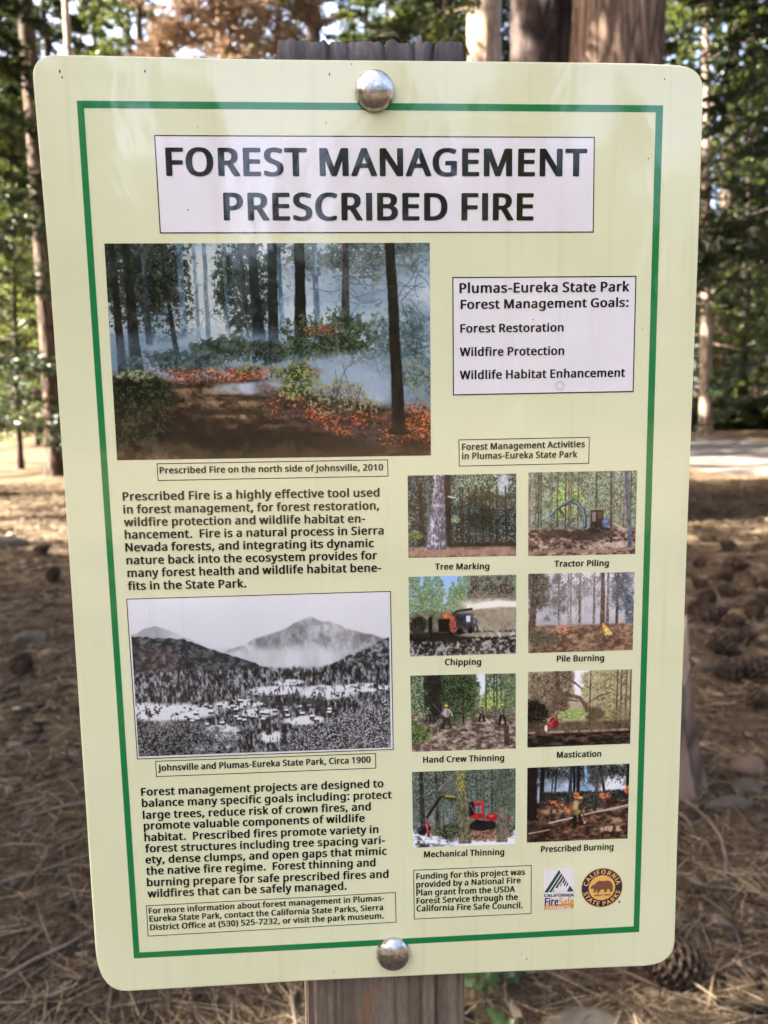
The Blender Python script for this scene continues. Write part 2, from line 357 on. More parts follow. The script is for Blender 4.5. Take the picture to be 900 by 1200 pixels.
 'j': (247, [[-70,-192,-8,-206,42,-206,86,-198,130,-174,148,-154,162,-126,170,-92,170,430,160,440,68,444,46,440,36,430,36,-86,28,-110,14,-120,-40,-112,-70,-118,-76,-126,-76,-184],[52,500,92,488,132,490,152,498,166,510,176,530,176,564,168,580,140,600,118,604,74,602,52,592,38,578,30,554,32,528]]),
 'k': (468, [[42,-8,68,-14,138,-14,168,-4,170,156,178,164,184,162,310,-8,336,-14,420,-14,442,-10,452,0,268,244,440,430,430,440,408,444,304,440,170,302,170,610,154,622,68,624,46,620,36,610,36,0]]),
 'l': (247, [[42,-8,68,-14,138,-14,160,-10,170,0,170,610,154,622,68,624,46,620,36,610,36,0]]),
 'm': (790, [[42,-8,68,-14,138,-14,168,-4,174,280,184,318,198,342,218,358,236,364,278,360,294,346,306,318,310,294,310,0,316,-8,342,-14,412,-14,442,-4,446,284,454,314,468,340,490,358,508,364,542,364,558,356,570,342,580,316,584,280,586,-4,616,-14,684,-14,710,-8,716,0,716,314,710,348,694,386,666,418,640,434,604,446,560,452,522,452,474,444,424,424,406,408,356,438,286,452,218,448,174,434,160,424,152,438,126,444,68,444,42,438,36,430,36,0]]),
 'n': (536, [[42,-8,68,-14,138,-14,168,-4,170,234,176,286,184,314,202,344,228,360,244,364,294,360,310,348,326,312,330,-4,360,-14,430,-14,460,-4,462,310,450,362,438,386,408,418,350,444,296,452,216,446,178,434,160,422,152,438,126,444,68,444,38,434,36,0]]),
 'o': (525, [[92,24,140,-4,170,-14,220,-22,264,-22,308,-16,352,-2,388,18,424,52,442,78,464,130,474,190,474,240,468,284,452,332,434,364,402,400,364,426,330,440,264,452,224,452,178,446,124,428,94,410,64,382,44,354,22,302,12,240,12,190,22,132,36,96,62,54],[194,80,170,108,152,164,150,252,156,286,172,326,188,346,216,362,260,364,296,346,324,304,336,252,332,154,316,108,280,72,256,64,230,64]]),
 'p': (533, [[42,-200,68,-206,138,-206,168,-196,170,0,210,-16,250,-22,332,-16,364,-6,400,14,430,42,448,68,464,102,478,158,482,218,476,286,462,336,442,374,408,410,388,424,340,444,292,452,210,446,160,424,152,438,126,444,68,444,38,434,36,-192],[212,78,196,94,184,116,174,156,170,238,176,290,188,326,208,350,240,364,274,364,294,356,312,340,334,298,344,242,344,190,338,150,322,106,306,84,284,68,248,64]]),
 'q': (533, [[78,26,128,-6,198,-22,272,-18,322,0,324,-196,354,-206,426,-206,456,-196,458,430,452,438,426,444,368,444,342,438,336,424,332,424,314,436,284,446,204,452,162,446,126,434,94,416,66,390,48,366,20,298,12,242,12,186,18,138,32,92,50,58],[194,76,168,108,154,150,150,176,154,276,164,310,190,350,214,364,254,364,276,356,296,338,314,298,324,226,316,130,296,88,266,68,222,64]]),
 'r': (371, [[42,-8,68,-14,138,-14,168,-4,170,240,180,290,198,322,216,340,242,356,280,360,310,354,336,360,344,372,352,432,346,442,290,452,238,450,198,440,162,418,156,434,142,442,68,444,38,434,36,0]]),
 's': (424, [[16,10,94,-16,144,-22,204,-22,250,-16,292,-4,324,12,358,44,372,70,380,102,378,146,360,186,336,210,308,228,156,294,142,312,140,336,152,356,178,366,230,364,298,340,338,342,346,348,372,408,366,418,278,446,180,452,132,446,82,430,52,412,28,388,12,354,8,320,16,280,30,256,70,222,128,194,198,168,232,148,246,130,248,102,244,88,228,72,208,64,182,62,122,70,62,94,20,92,10,82,10,18]]),
 't': (329, [[88,8,134,-14,180,-22,264,-16,290,-8,304,4,304,58,298,66,266,72,232,64,206,64,186,80,176,114,176,362,268,362,294,368,300,376,300,430,290,440,268,444,176,444,176,528,166,538,144,542,102,542,76,536,68,524,46,444,-14,418,-20,410,-20,376,-14,368,42,362,42,100,52,56,64,34]]),
 'u': (536, [[86,12,136,-12,196,-22,272,-18,332,4,338,4,348,-10,370,-14,428,-14,458,-4,460,430,454,438,428,444,356,444,326,434,324,170,318,134,310,110,294,86,270,70,244,64,218,64,194,74,178,92,170,114,166,144,164,434,134,444,64,444,34,434,32,118,40,78,54,48]]),
 'v': (447, [[136,-8,162,-14,244,-14,274,-4,440,428,434,438,408,444,332,444,310,440,300,432,204,164,106,434,76,444,0,444,-30,434,-32,428,-16,384]]),
 'w': (670, [[100,-8,126,-14,206,-14,228,-10,238,-2,314,238,388,-2,398,-10,420,-14,502,-14,528,-8,540,18,654,428,652,434,622,444,548,444,518,434,456,200,394,410,380,438,354,444,276,444,246,434,174,202,112,434,82,444,10,444,-16,438,-22,422,86,28]]),
 'x': (464, [[-10,-8,16,-14,94,-14,120,-8,210,122,218,118,302,-8,328,-14,410,-14,440,-4,440,6,286,218,432,424,434,430,428,438,402,444,322,444,296,438,214,316,128,438,102,444,22,444,-8,434,-8,424,130,232,136,216,-14,8,-16,0]]),
 'y': (449, [[-18,-194,38,-206,90,-206,128,-200,170,-182,212,-144,256,-62,440,424,434,438,408,444,332,444,302,434,208,170,108,432,98,440,76,444,2,444,-28,434,-30,424,142,0,116,-70,92,-106,68,-120,8,-116,-22,-126,-24,-186]]),
 'z': (417, [[6,-8,32,-14,346,-14,376,-4,378,54,362,66,156,68,368,368,372,376,372,430,366,438,340,444,44,444,14,434,12,376,22,366,44,362,220,360,4,56,0,48,0,0]]),
 '0': (499, [[96,18,136,-6,178,-18,250,-22,292,-16,324,-6,368,20,402,58,424,100,442,162,452,262,450,346,440,414,422,472,394,522,356,560,320,580,276,592,216,596,168,590,130,578,98,560,70,534,48,502,30,462,16,406,8,340,8,236,14,184,38,98,64,52],[190,80,166,114,148,180,142,242,144,362,156,432,174,474,200,500,212,506,236,508,258,500,276,484,302,430,316,330,314,214,302,144,280,94,262,76,240,66,210,68]]),
 '1': (499, [[190,-8,216,-14,284,-14,306,-10,316,0,316,572,300,584,224,586,202,582,40,454,76,402,90,394,132,396,184,436,184,0]]),
 '2': (499, [[12,-8,38,-14,418,-14,448,-4,450,64,434,76,174,78,350,256,388,306,412,352,426,412,420,478,392,530,356,562,324,578,280,590,250,594,174,592,94,570,56,550,16,518,16,506,46,468,60,456,82,452,106,456,144,484,182,502,198,506,248,502,262,494,282,470,290,436,290,410,276,354,244,304,182,236,8,64,6,0]]),
 '3': (499, [[10,14,92,-14,160,-22,246,-20,304,-10,352,8,386,30,416,62,442,124,444,188,440,206,424,242,402,268,380,284,336,302,378,326,404,354,422,392,428,428,426,466,418,494,392,536,362,562,294,588,250,594,186,594,98,576,42,550,10,526,10,514,32,484,48,466,58,462,94,462,158,498,208,508,248,504,280,480,290,456,292,428,288,404,276,378,252,356,218,342,124,340,98,334,92,326,92,266,108,254,198,252,256,242,294,216,304,196,308,170,304,130,290,100,268,80,236,68,162,66,108,78,56,100,36,102,10,96,4,88,4,22]]),
 '4': (499, [[-10,122,16,116,260,116,260,0,266,-8,292,-14,360,-14,390,-4,392,116,442,116,468,122,474,130,474,194,458,206,392,208,392,576,386,584,360,590,286,590,264,586,252,576,-12,198,-16,190,-16,130],[130,208,260,394,260,208]]),
 '5': (499, [[24,14,72,-6,130,-18,168,-22,260,-18,306,-8,356,14,376,28,412,66,432,104,444,152,442,224,432,256,414,288,368,330,306,356,232,366,166,362,176,494,372,494,394,498,404,508,404,572,398,580,372,586,86,586,56,576,34,298,82,268,104,266,174,278,220,278,268,264,286,250,300,228,308,200,308,150,298,116,284,96,264,80,232,68,162,68,112,80,68,102,28,100,18,90,18,22]]),
 '6': (499, [[90,28,124,4,178,-16,218,-22,294,-18,346,-2,380,18,402,38,430,78,450,138,452,216,440,264,426,292,400,324,350,356,280,372,212,370,154,352,160,390,180,440,200,468,228,490,278,508,338,508,372,500,402,506,408,514,408,574,402,582,344,594,270,594,200,582,172,572,122,544,88,512,62,476,40,430,20,356,12,280,12,214,22,146,38,100,58,64],[194,82,170,110,154,146,148,174,152,228,164,250,196,278,236,290,268,286,296,266,316,224,320,176,310,118,298,96,282,80,254,66,224,66]]),
 '7': (499, [[84,-8,110,-14,188,-14,218,-4,450,512,452,572,446,580,420,586,36,586,6,576,4,508,20,496,304,494,84,18,78,4]]),
 '8': (499, [[64,22,98,2,156,-16,204,-22,290,-18,342,-4,378,14,420,52,432,70,450,124,450,170,440,206,420,238,390,268,334,302,334,306,376,332,402,358,424,394,432,426,432,462,424,496,404,530,368,562,340,576,290,590,258,594,168,590,120,576,92,562,68,544,42,512,26,464,26,424,32,396,58,350,88,320,116,302,116,298,72,272,44,246,16,200,8,170,8,120,18,82,36,50],[164,82,144,114,140,160,152,198,172,222,214,250,224,250,268,228,294,208,312,182,318,136,312,110,290,80,258,64,210,62,186,68],[180,382,164,406,158,432,162,470,174,490,214,510,242,510,276,496,288,484,298,458,296,414,280,384,236,352,208,362]]),
 '9': (499, [[56,-8,108,-20,182,-22,242,-14,288,0,338,28,376,64,416,130,436,192,448,276,448,372,440,422,424,470,394,520,362,552,322,576,248,594,180,592,124,578,84,556,54,528,22,474,8,410,12,338,30,288,70,240,112,216,186,200,258,204,308,220,300,178,282,134,262,106,232,82,180,64,128,64,86,74,56,68,50,60,50,0],[170,300,152,326,142,368,142,412,152,456,166,480,184,496,216,508,246,504,282,476,304,436,314,390,314,364,308,342,284,308,246,286,202,284]]),
 ',': (255, [[6,-112,32,-118,86,-118,116,-108,162,4,186,80,174,102,148,108,72,108,42,98,22,-18,0,-102]]),
 '.': (255, [[46,-8,76,-22,102,-26,138,-22,166,-10,182,8,188,24,188,64,180,82,156,102,108,112,76,108,48,96,36,84,26,58,28,20]]),
 ':': (255, [[46,-8,76,-22,102,-26,138,-22,166,-10,182,8,188,24,188,64,180,82,156,102,108,112,76,108,48,96,36,84,26,58,28,20],[48,334,66,324,96,318,134,320,164,332,180,348,188,366,188,408,180,426,156,446,108,456,76,452,48,440,36,428,26,402,28,362]]),
 '-': (298, [[6,176,32,170,242,172,258,184,258,246,248,256,226,260,16,258,0,246,0,184]]),
 '(': (281, [[122,-134,148,-140,214,-140,236,-136,246,-126,198,-48,172,12,148,94,136,178,136,264,152,368,186,468,220,532,248,570,242,580,232,584,148,586,118,576,78,520,44,454,22,392,6,316,0,186,8,112,20,58,38,4,70,-62]]),
 ')': (281, [[0,-134,26,-140,92,-140,114,-136,128,-124,160,-80,196,-12,218,48,234,122,240,176,240,264,230,344,218,394,196,456,168,512,126,572,108,584,26,586,4,582,-6,572,52,474,82,392,98,320,106,230,100,136,82,52,54,-24,34,-64,-6,-124]]),
 ' ': (209, []),
}

QUADS = {
 'title_box': [(-101.58, 195.43), (100.78, 195.52), (101.12, 152.59), (-101.18, 152.64)],
 'main_photo': [(-126.47, 148.22), (23.18, 148.13), (23.15, 48.49), (-126.5, 48.96)],
 'main_caption_box': [(-108.16, 47.11), (2.22, 46.97), (2.36, 38.64), (-107.99, 38.74)],
 'goals_box': [(33.77, 132.47), (122.4, 132.56), (122.58, 77.63), (33.93, 77.21)],
 'activities_box': [(36.64, 55.99), (101.33, 56.13), (101.31, 43.03), (36.79, 42.84)],
 'tree_marking': [(11.71, 38.91), (65.13, 38.82), (65.36, -2.16), (11.73, -1.8)],
 'tractor_piling': [(71.18, 39.24), (125.58, 39.19), (125.78, -2.73), (71.5, -2.49)],
 'chipping': [(11.64, -11.37), (65.57, -11.69), (65.79, -52.51), (11.93, -52.16)],
 'pile_burning': [(71.6, -11.42), (125.79, -12.03), (125.91, -52.6), (72.04, -52.41)],
 'hand_crew': [(12.01, -62.12), (65.71, -62.81), (66.05, -102.91), (12.51, -102.53)],
 'mastication': [(72.01, -62.27), (125.93, -62.81), (126.0, -102.75), (72.13, -102.7)],
 'mechanical': [(12.41, -113.42), (66.14, -113.71), (66.23, -155.38), (12.74, -154.91)],
 'prescribed': [(72.25, -113.7), (126.04, -113.67), (126.11, -155.26), (72.37, -155.01)],
 'funding_box': [(12.63, -167.29), (75.09, -167.82), (75.27, -195.56), (12.7, -195.29)],
 'valley_frame': [(-126.04, -18.41), (2.8, -18.21), (3.14, -100.95), (-125.32, -100.63)],
 'valley_photo': [(-124.69, -19.68), (1.59, -19.51), (1.77, -99.61), (-124.4, -99.14)],
 'valley_caption_box': [(-116.47, -101.91), (-5.93, -102.4), (-5.88, -110.65), (-116.57, -110.4)],
 'info_box': [(-125.21, -179.8), (3.35, -179.32), (3.5, -196.52), (-125.22, -197.11)],
 'logo_card': [(81.35, -170.37), (98.07, -170.75), (98.04, -194.02), (81.8, -193.86)],
 'border_outer': [(-134.89, 209.85), (132.83, 209.63), (134.03, -209.41), (-132.9, -209.02)],
 'border_inner': [(-131.91, 206.81), (129.47, 206.6), (130.89, -205.99), (-129.9, -205.82)],
}
PLATE = {
 'left': [(-153.45, 219.01), (-151.96, 135.24), (-151.92, 41.05), (-152.05, -81.87), (-152.17, -201.63)],
 'bottom': [(-136.98, -227.48), (-45.61, -227.26), (37.53, -228.14), (137.46, -229.68)],
 'right': [(153.85, -215.55), (153.28, -165.17), (152.25, -3.85), (152.28, 141.65), (151.83, 215.58)],
 'top': [(137.48, 227.39), (121.32, 227.98), (61.51, 228.15), (-47.18, 228.02), (-129.95, 229.0), (-142.55, 229.05)],
}
LINES = [
 ('title', 'FOREST MANAGEMENT', (-97.01, 178.07), (97.3, 178.23), 12.17),
 ('title', 'PRESCRIBED FIRE', (-71.86, 158.56), (72.21, 158.38), 12.16),
 ('main_caption', 'Prescribed Fire on the north side of Johnsville, 2010', (-106.88, 42.32), (-0.17, 41.76), 3.12),
 ('goals', 'Plumas-Eureka State Park', (37.13, 125.16), (119.11, 125.43), 4.58),
 ('goals', 'Forest Management Goals:', (37.69, 117.78), (118.89, 118.25), 4.21),
 ('goals', 'Forest Restoration', (37.52, 106.79), (87.46, 106.89), 4.00),
 ('goals', 'Wildfire Protection', (37.26, 95.76), (87.93, 95.85), 4.03),
 ('goals', 'Wildlife Habitat Enhancement', (37.25, 84.87), (118.13, 85.08), 4.06),
 ('activities', 'Forest Management Activities', (38.3, 50.87), (99.01, 51.29), 3.16),
 ('activities', 'in Plumas-Eureka State Park', (38.3, 46.43), (95.28, 46.33), 3.17),
 ('photo_caption', 'Tree Marking', (24.82, -7.98), (51.94, -8.46), 3.10),
 ('photo_caption', 'Tractor Piling', (84.63, -8.12), (112.41, -8.43), 3.13),
 ('photo_caption', 'Chipping', (29.53, -57.07), (47.96, -57.62), 3.21),
 ('photo_caption', 'Pile Burning', (86.7, -57.34), (111.15, -57.64), 3.23),
 ('photo_caption', 'Hand Crew Thinning', (18.15, -108.51), (60.06, -109.14), 3.32),
 ('photo_caption', 'Mastication', (87.5, -108.77), (110.84, -109.1), 3.35),
 ('photo_caption', 'Mechanical Thinning', (18.22, -160.41), (60.4, -161.11), 3.43),
 ('photo_caption', 'Prescribed Burning', (79.86, -160.66), (118.65, -161.11), 3.46),
 ('intro', 'Prescribed Fire is a highly effective tool used', (-124.93, 29.71), (-2.1, 29.05), 4.06),
 ('intro', 'in forest management, for forest restoration,', (-124.97, 23.45), (-2.36, 22.68), 4.07),
 ('intro', 'wildfire protection and wildlife habitat en-', (-124.99, 17.32), (-9.3, 16.44), 4.09),
 ('intro', 'hancement.  Fire is a natural process in Sierra', (-125.02, 11.18), (-0.36, 10.31), 4.11),
 ('intro', 'Nevada forests, and integrating its dynamic', (-125.05, 5.0), (-5.31, 4.15), 4.12),
 ('intro', 'nature back into the ecosystem provides for', (-124.92, -1.37), (-3.73, -2.03), 4.14),
 ('intro', 'many forest health and wildlife habitat bene-', (-124.78, -7.61), (-1.8, -8.25), 4.16),
 ('intro', 'fits in the State Park.', (-124.98, -14.03), (-67.98, -14.29), 4.16),
 ('valley_caption', 'Johnsville and Plumas-Eureka State Park, Circa 1900', (-115.39, -107.19), (-8.61, -107.23), 3.36),
 ('goals_text', 'Forest management projects are designed to', (-124.35, -119.96), (-2.27, -120.82), 4.21),
 ('goals_text', 'balance many specific goals including: protect', (-124.29, -125.95), (1.9, -127.09), 4.24),
 ('goals_text', 'large trees, reduce risk of crown fires, and', (-124.13, -132.38), (-8.94, -133.07), 4.25),
 ('goals_text', 'promote valuable components of wildlife', (-124.05, -138.18), (-12.2, -139.22), 4.26),
 ('goals_text', 'habitat.  Prescribed fires promote variety in', (-124.05, -144.42), (-5.22, -145.71), 4.28),
 ('goals_text', 'forest structures including tree spacing vari-', (-123.99, -150.51), (-1.95, -151.86), 4.30),
 ('goals_text', 'ety, dense clumps, and open gaps that mimic', (-124.14, -156.6), (-1.1, -157.92), 4.31),
 ('goals_text', 'the native fire regime.  Forest thinning and', (-124.13, -162.74), (-7.0, -164.03), 4.33),
 ('goals_text', 'burning prepare for safe prescribed fires and', (-124.08, -169.08), (-0.34, -170.82), 4.35),
 ('goals_text', 'wildfires that can be safely managed.', (-124.06, -175.26), (-22.21, -176.32), 4.36),
 ('info', 'For more information about forest management in Plumas-', (-123.98, -184.28), (-2.79, -183.67), 3.25),
 ('info', 'Eureka State Park, contact the California State Parks, Sierra', (-123.86, -188.72), (-3.4, -188.95), 3.26),
 ('info', 'District Office at (530) 525-7232, or visit the park museum.', (-123.73, -193.55), (-3.11, -193.67), 3.27),
 ('funding', 'Funding for this project was', (14.1, -172.49), (71.65, -172.95), 3.37),
 ('funding', 'provided by a National Fire', (14.06, -177.15), (69.28, -177.48), 3.38),
 ('funding', 'Plan grant from the USDA', (14.03, -181.78), (66.28, -182.37), 3.39),
 ('funding', 'Forest Service through the', (14.12, -186.33), (67.86, -186.98), 3.39),
 ('funding', 'California Fire Safe Council.', (14.09, -190.69), (70.47, -191.86), 3.41),
 ('logo_green', 'CALIFORNIA', (81.79, -186.13), (97.95, -186.66), 1.76),
 ('logo_navy', 'Fire', (82.22, -190.84), (89.57, -191.1), 4.21),
 ('logo_orange', 'Safe', (89.94, -191.12), (97.85, -191.36), 4.12),
 ('logo_cream', 'COUNCIL', (83.17, -193.3), (96.74, -193.55), 1.58),
]

# ------------------------------------------------------------ printed pictures, painted with numpy
class Pic:
    def __init__(s, w, h, seed):
        s.w, s.h = w, h
        s.rng = np.random.default_rng(seed)
        s.U, s.V = np.meshgrid((np.arange(w) + 0.5) / w, (np.arange(h) + 0.5) / h)
        s.img = np.zeros((h, w, 3))
    def noise(s, nx, ny):
        g = s.rng.random((ny + 2, nx + 2))
        x = s.U * nx; y = s.V * ny
        xi = x.astype(int); yi = y.astype(int); fx = x - xi; fy = y - yi
        fx = fx * fx * (3 - 2 * fx); fy = fy * fy * (3 - 2 * fy)
        return ((g[yi, xi] * (1 - fx) + g[yi, xi + 1] * fx) * (1 - fy) + (g[yi + 1, xi] * (1 - fx) + g[yi + 1, xi + 1] * fx) * fy)
    def fbm(s, nx, ny, o=4, p=0.55):
        t = 0; a = 1; tot = 0
        for _ in range(o):
            t = t + a * s.noise(int(nx), int(ny)); tot += a; a *= p; nx *= 2; ny *= 2
        t = t / tot
        return np.clip((t - t.mean()) / (t.std() + 1e-6) * 0.2 + 0.5, 0, 1)
    def put(s, mask, col):
        c = np.asarray(col, float)
        if c.ndim == 1: c = c[None, None, :] / 255
        m = np.clip(mask, 0, 1)[..., None]
        s.img = s.img * (1 - m) + c * m
    def lerp(s, f, a, b):
        f = np.clip(f, 0, 1)[..., None]
        return (np.asarray(a, float) * (1 - f) + np.asarray(b, float) * f) / 255
    def sm(s, x, a, b):
        t = np.clip((x - a) / (b - a), 0, 1); return t * t * (3 - 2 * t)
    def box(s, u0, u1, v0, v1, e=0.01):
        return s.sm(s.U, u0 - e, u0 + e) * (1 - s.sm(s.U, u1 - e, u1 + e)) * s.sm(s.V, v0 - e, v0 + e) * (1 - s.sm(s.V, v1 - e, v1 + e))
    def ell(s, u, v, ru, rv, e=0.3):
        return 1 - s.sm(((s.U - u) / ru) ** 2 + ((s.V - v) / rv) ** 2, 1 - e, 1 + e)
    def trunk(s, u0, v0, u1, v1, w0, w1, dark, light=None, a=1.0, side=0.0):
        t = np.clip((s.V - v0) / (v1 - v0), 0, 1)
        cu = u0 + (u1 - u0) * t + 0.004 * (s.noise(2, 9) - .5)
        w = (w0 + (w1 - w0) * t ** 1.5) / 2 * (1 + 0.15 * (s.noise(3, 40) - .5))
        d = (s.U - cu) / w
        m = (1 - s.sm(np.abs(d), 0.85, 1.15)) * s.sm(s.V, v0 - .01, v0) * (1 - s.sm(s.V, v1 - .008, v1 + .008))
        tx = s.fbm(90, 30, 3)
        col = s.lerp(np.clip((tx - 0.35) * 1.6 + side * d * 0.5, 0, 1), dark, light or [c * 1.7 + 8 for c in dark])
        s.put(m * a, col)
    def foliage(s, mask, dark, light, scale=60, cover=0.5, contrast=1.0, a=1.0):
        n = s.fbm(scale * .25, scale * .25 * s.h / s.w, 4, 0.75)
        f = s.fbm(scale * 1.5, scale * 1.5 * s.h / s.w, 3, 0.85)
        m = s.sm(n * 0.42 + f * 0.58 + (mask - 1) * .40 + .03, 1 - cover - .14, 1 - cover + .08) * s.sm(mask, 0, .25)
        col = s.lerp((f - 0.38) * 3.0 * contrast, dark, light)
        s.put(m * a, col)
    def pine(s, u, v0, v1, w, dark, light, a=1.0):
        t = np.clip((s.V - v0) / (v1 - v0), 0, 1)
        jag = 0.55 + 0.9 * s.noise(3, int(26 * (v1 - v0) * 2) + 4)
        m = (1 - s.sm(np.abs(s.U - u) / (w * (0.08 + t) * jag + 1e-4), 0.7, 1.2)) * s.sm(s.V, v0, v0 + .02) * (1 - s.sm(s.V, v1 - .05, v1))
        f = s.fbm(80, 60, 3, 0.8)
        s.put(m * s.sm(f, .28, .42) * a, s.lerp((f - .35) * 3, dark, light))
    def line(s, pts, w, col, a=1.0):
        m = np.zeros_like(s.U); ar = s.h / s.w
        for (u0, v0), (u1, v1) in zip(pts, pts[1:]):
            dx, dy = u1 - u0, (v1 - v0) * ar
            t = np.clip(((s.U - u0) * dx + (s.V - v0) * ar * dy) / (dx * dx + dy * dy + 1e-9), 0, 1)
            d = np.hypot(s.U - u0 - t * dx, (s.V - v0) * ar - t * dy)
            m = np.maximum(m, 1 - s.sm(d, w * .35, w * .75))
        s.put(m * a, col)
    def branches(s, n, u, v, du, dv, ln, w, col, a=0.8):
        for _ in range(n):
            a0 = s.rng.uniform(0, 2 * math.pi)
            x, y = u + s.rng.uniform(-du, du), v + s.rng.uniform(-dv, dv)
            pts = [(x, y)]
            for k in range(3):
                a0 += s.rng.uniform(-.5, .5); x += ln / 3 * math.cos(a0); y += ln / 3 * math.sin(a0) * s.w / s.h
                pts.append((x, y))
            s.line(pts, w, col, a)
    def finish(s, name, warm=(1, 1, 1), lift=0.0, gain=1.04, blur=2, grit=1.0):
        im = s.img * np.array(warm) * gain + lift
        tex = s.fbm(s.w / 5, s.h / 5, 3, .8) * .5 + s.fbm(s.w / 22, s.h / 22, 3, .6) * .5
        wt = np.clip(1.15 - 1.7 * im.mean(-1), 0, 1) * grit
        im = im * (1 + (tex - .5) * .9 * wt)[..., None]
        im = im + (im - .5) * .10 + .012
        im += (s.rng.random((s.h, s.w, 1)) - .5) * 0.03
        for _ in range(blur):
            p = np.pad(im, ((1, 1), (1, 1), (0, 0)), 'edge')
            im = (p[1:-1, 1:-1] * 4 + p[:-2, 1:-1] + p[2:, 1:-1] + p[1:-1, :-2] + p[1:-1, 2:]) / 8
        im = np.clip(im, 0, 1)[::-1]
        out = np.ones((s.h, s.w, 4), np.float32); out[..., :3] = im
        i = bpy.data.images.new(name, s.w, s.h)
        i.pixels.foreach_set(out.ravel()); i.update(); i.pack()
        return i


def pic_main():
    p = Pic(760, 506, 3)
    U, V = p.U, p.V
    sm = p.fbm(4, 4, 5, 0.6)
    p.put(np.ones_like(U), p.lerp(sm * 1.3 - .2 - 0.35 * p.sm(V, .25, .7), (122, 144, 158), (214, 220, 220)))
    p.put(p.ell(.33, .25, .13, .28, .6) * .6, (214, 214, 200))
    p.foliage(p.sm(V, .55, .3) * np.ones_like(U) * .35, (60, 74, 70), (120, 134, 128), 70, .45)
    p.foliage((1 - p.sm(U, .2, .3)) * (1 - p.sm(V, .2, .5)), (20, 23, 21), (64, 70, 58), 90, .66)
    p.foliage(p.ell(.42, .2, .09, .22, .95), (22, 28, 26), (62, 74, 66), 80, .62)
    p.foliage(p.ell(.75, .05, .25, .12, .95), (60, 70, 66), (110, 120, 110), 90, .55)
    for u, v1, w, c, a in ((.30, .45, .012, (70, 88, 98), .7), (.225, .42, .018, (84, 104, 118), .6), (.36, .4, .010, (80, 98, 110), .6),
                           (.64, .38, .016, (76, 92, 104), .8), (.53, .42, .012, (64, 84, 96), .8), (.60, .35, .01, (92, 110, 120), .6), (.27, .43, .01, (84, 104, 118), .7)):
        p.trunk(u, 0, u + .003, v1, w, w * 1.2, c, None, a)
    for u0, u1, v1, w0, w1, c in ((.02, .035, .62, .018, .03, (28, 26, 26)), (.062, .078, .60, .024, .042, (26, 24, 24)), (.115, .12, .46, .014, .022, (44, 50, 54)),
                                  (.165, .205, .545, .010, .018, (30, 30, 30)), (.41, .425, .32, .012, .014, (24, 26, 28)), (.445, .462, .50, .024, .045, (22, 24, 28)),
                                  (.508, .502, .50, .028, .034, (26, 28, 32)), (.594, .59, .51, .030, .042, (22, 20, 20)), (.736, .733, .39, .020, .026, (46, 42, 42))):
        p.trunk(u0, 0, u1, v1, w0, w1, c)
    p.branches(16, .74, .2, .06, .12, .07, .0018, (72, 76, 80), .7)
    p.branches(10, .28, .3, .06, .1, .07, .0018, (84, 92, 98), .6)
    # haze rolling over the feet of the trees
    hz = p.fbm(6, 4, 5, .6)
    p.put(p.ell(.3, .5, .35, .1, .9) * hz * .9, (112, 134, 150))
    p.put(p.ell(.62, .52, .3, .13, .9) * hz * .8, (124, 144, 158))
    p.foliage(p.ell(.475, .50, .10, .05, .95), (28, 34, 34), (70, 80, 74), 80, .62)
    p.foliage(p.ell(.70, .45, .17, .13, .95), (26, 34, 26), (86, 98, 66), 70, .6)
    p.foliage(p.ell(.92, .5, .12, .2, .95), (66, 84, 88), (116, 136, 134), 70, .6)
    p.foliage(p.ell(.34, .49, .09, .06, .95), (40, 52, 46), (84, 96, 78), 60, .6)
    p.foliage(p.ell(.2, .54, .15, .05, .95), (48, 60, 60), (90, 104, 100), 60, .6)
    # ground
    gl = .63 + .02 * (p.noise(9, 2) - .5) + .3 * np.clip(U - .42, 0, 1)
    g = p.sm(V, gl - .03, gl + .02)
    gt = p.fbm(24, 40, 4, .7)
    p.put(g, p.lerp((gt - .3) * 1.8, (34, 27, 21), (98, 78, 58)))
    # track
    for (u, v, ru, rv, a) in ((.3, .68, .16, .018, .6), (.36, .74, .15, .015, .7), (.45, .80, .12, .014, .8), (.42, .85, .1, .012, .6), (.25, .72, .1, .02, .4), (.1, .95, .1, .05, .5)):
        p.put(p.ell(u, v, ru, rv, .8) * a * p.sm(p.fbm(30, 20), .3, .6), (178, 146, 112))
    for (u, v, ru, rv, a) in ((.5, .93, .5, .07, .75), (.35, .78, .2, .012, .7), (.2, .87, .25, .06, .6)):
        p.put(p.ell(u, v, ru, rv, .9) * a, (32, 26, 22))
    # smoke low on the right
    p.put(p.ell(.75, .62, .22, .1, .9) * p.fbm(8, 6, 5, .6) * 1.3, (150, 166, 178))
    p.put(p.ell(.45, .67, .13, .03, .8) * p.fbm(12, 8, 5, .6) * 1.2, (176, 184, 190))
    # fire and embers
    em = p.fbm(170, 130, 3, .8); em2 = p.fbm(150, 120, 2, .8); big = p.fbm(14, 10, 3, .6)
    def fire(mask, cov):
        p.put(mask * p.sm(big, .3, .6) * .3, (90, 54, 44))
        m = p.sm(em * .7 + big * .3 + (mask - 1) * .3, 1 - cov, 1 - cov + .14) * p.sm(mask, 0, .3)
        p.put(m * .9, p.lerp((em2 - .3) * 2.2, (70, 38, 30), (255, 138, 70)))
    fire(p.ell(.27, .605, .29, .035, .9), .60)
    fire(p.ell(.5, .59, .15, .03, .5), .5)
    fire(p.ell(.66, .40, .07, .03, .5), .52)
    rg = p.sm(V - (.62 + .42 * (U - .45)), 0, .04) * (1 - p.sm(V - (.80 + .42 * (U - .55)), 0, .05)) * p.sm(U, .42, .5)
    p.put(rg * .75, p.lerp(gt, (40, 32, 32), (96, 88, 88)))
    fire(rg, .50)
    fire(p.box(.92, 1.0, .74, .97, .03), .62)
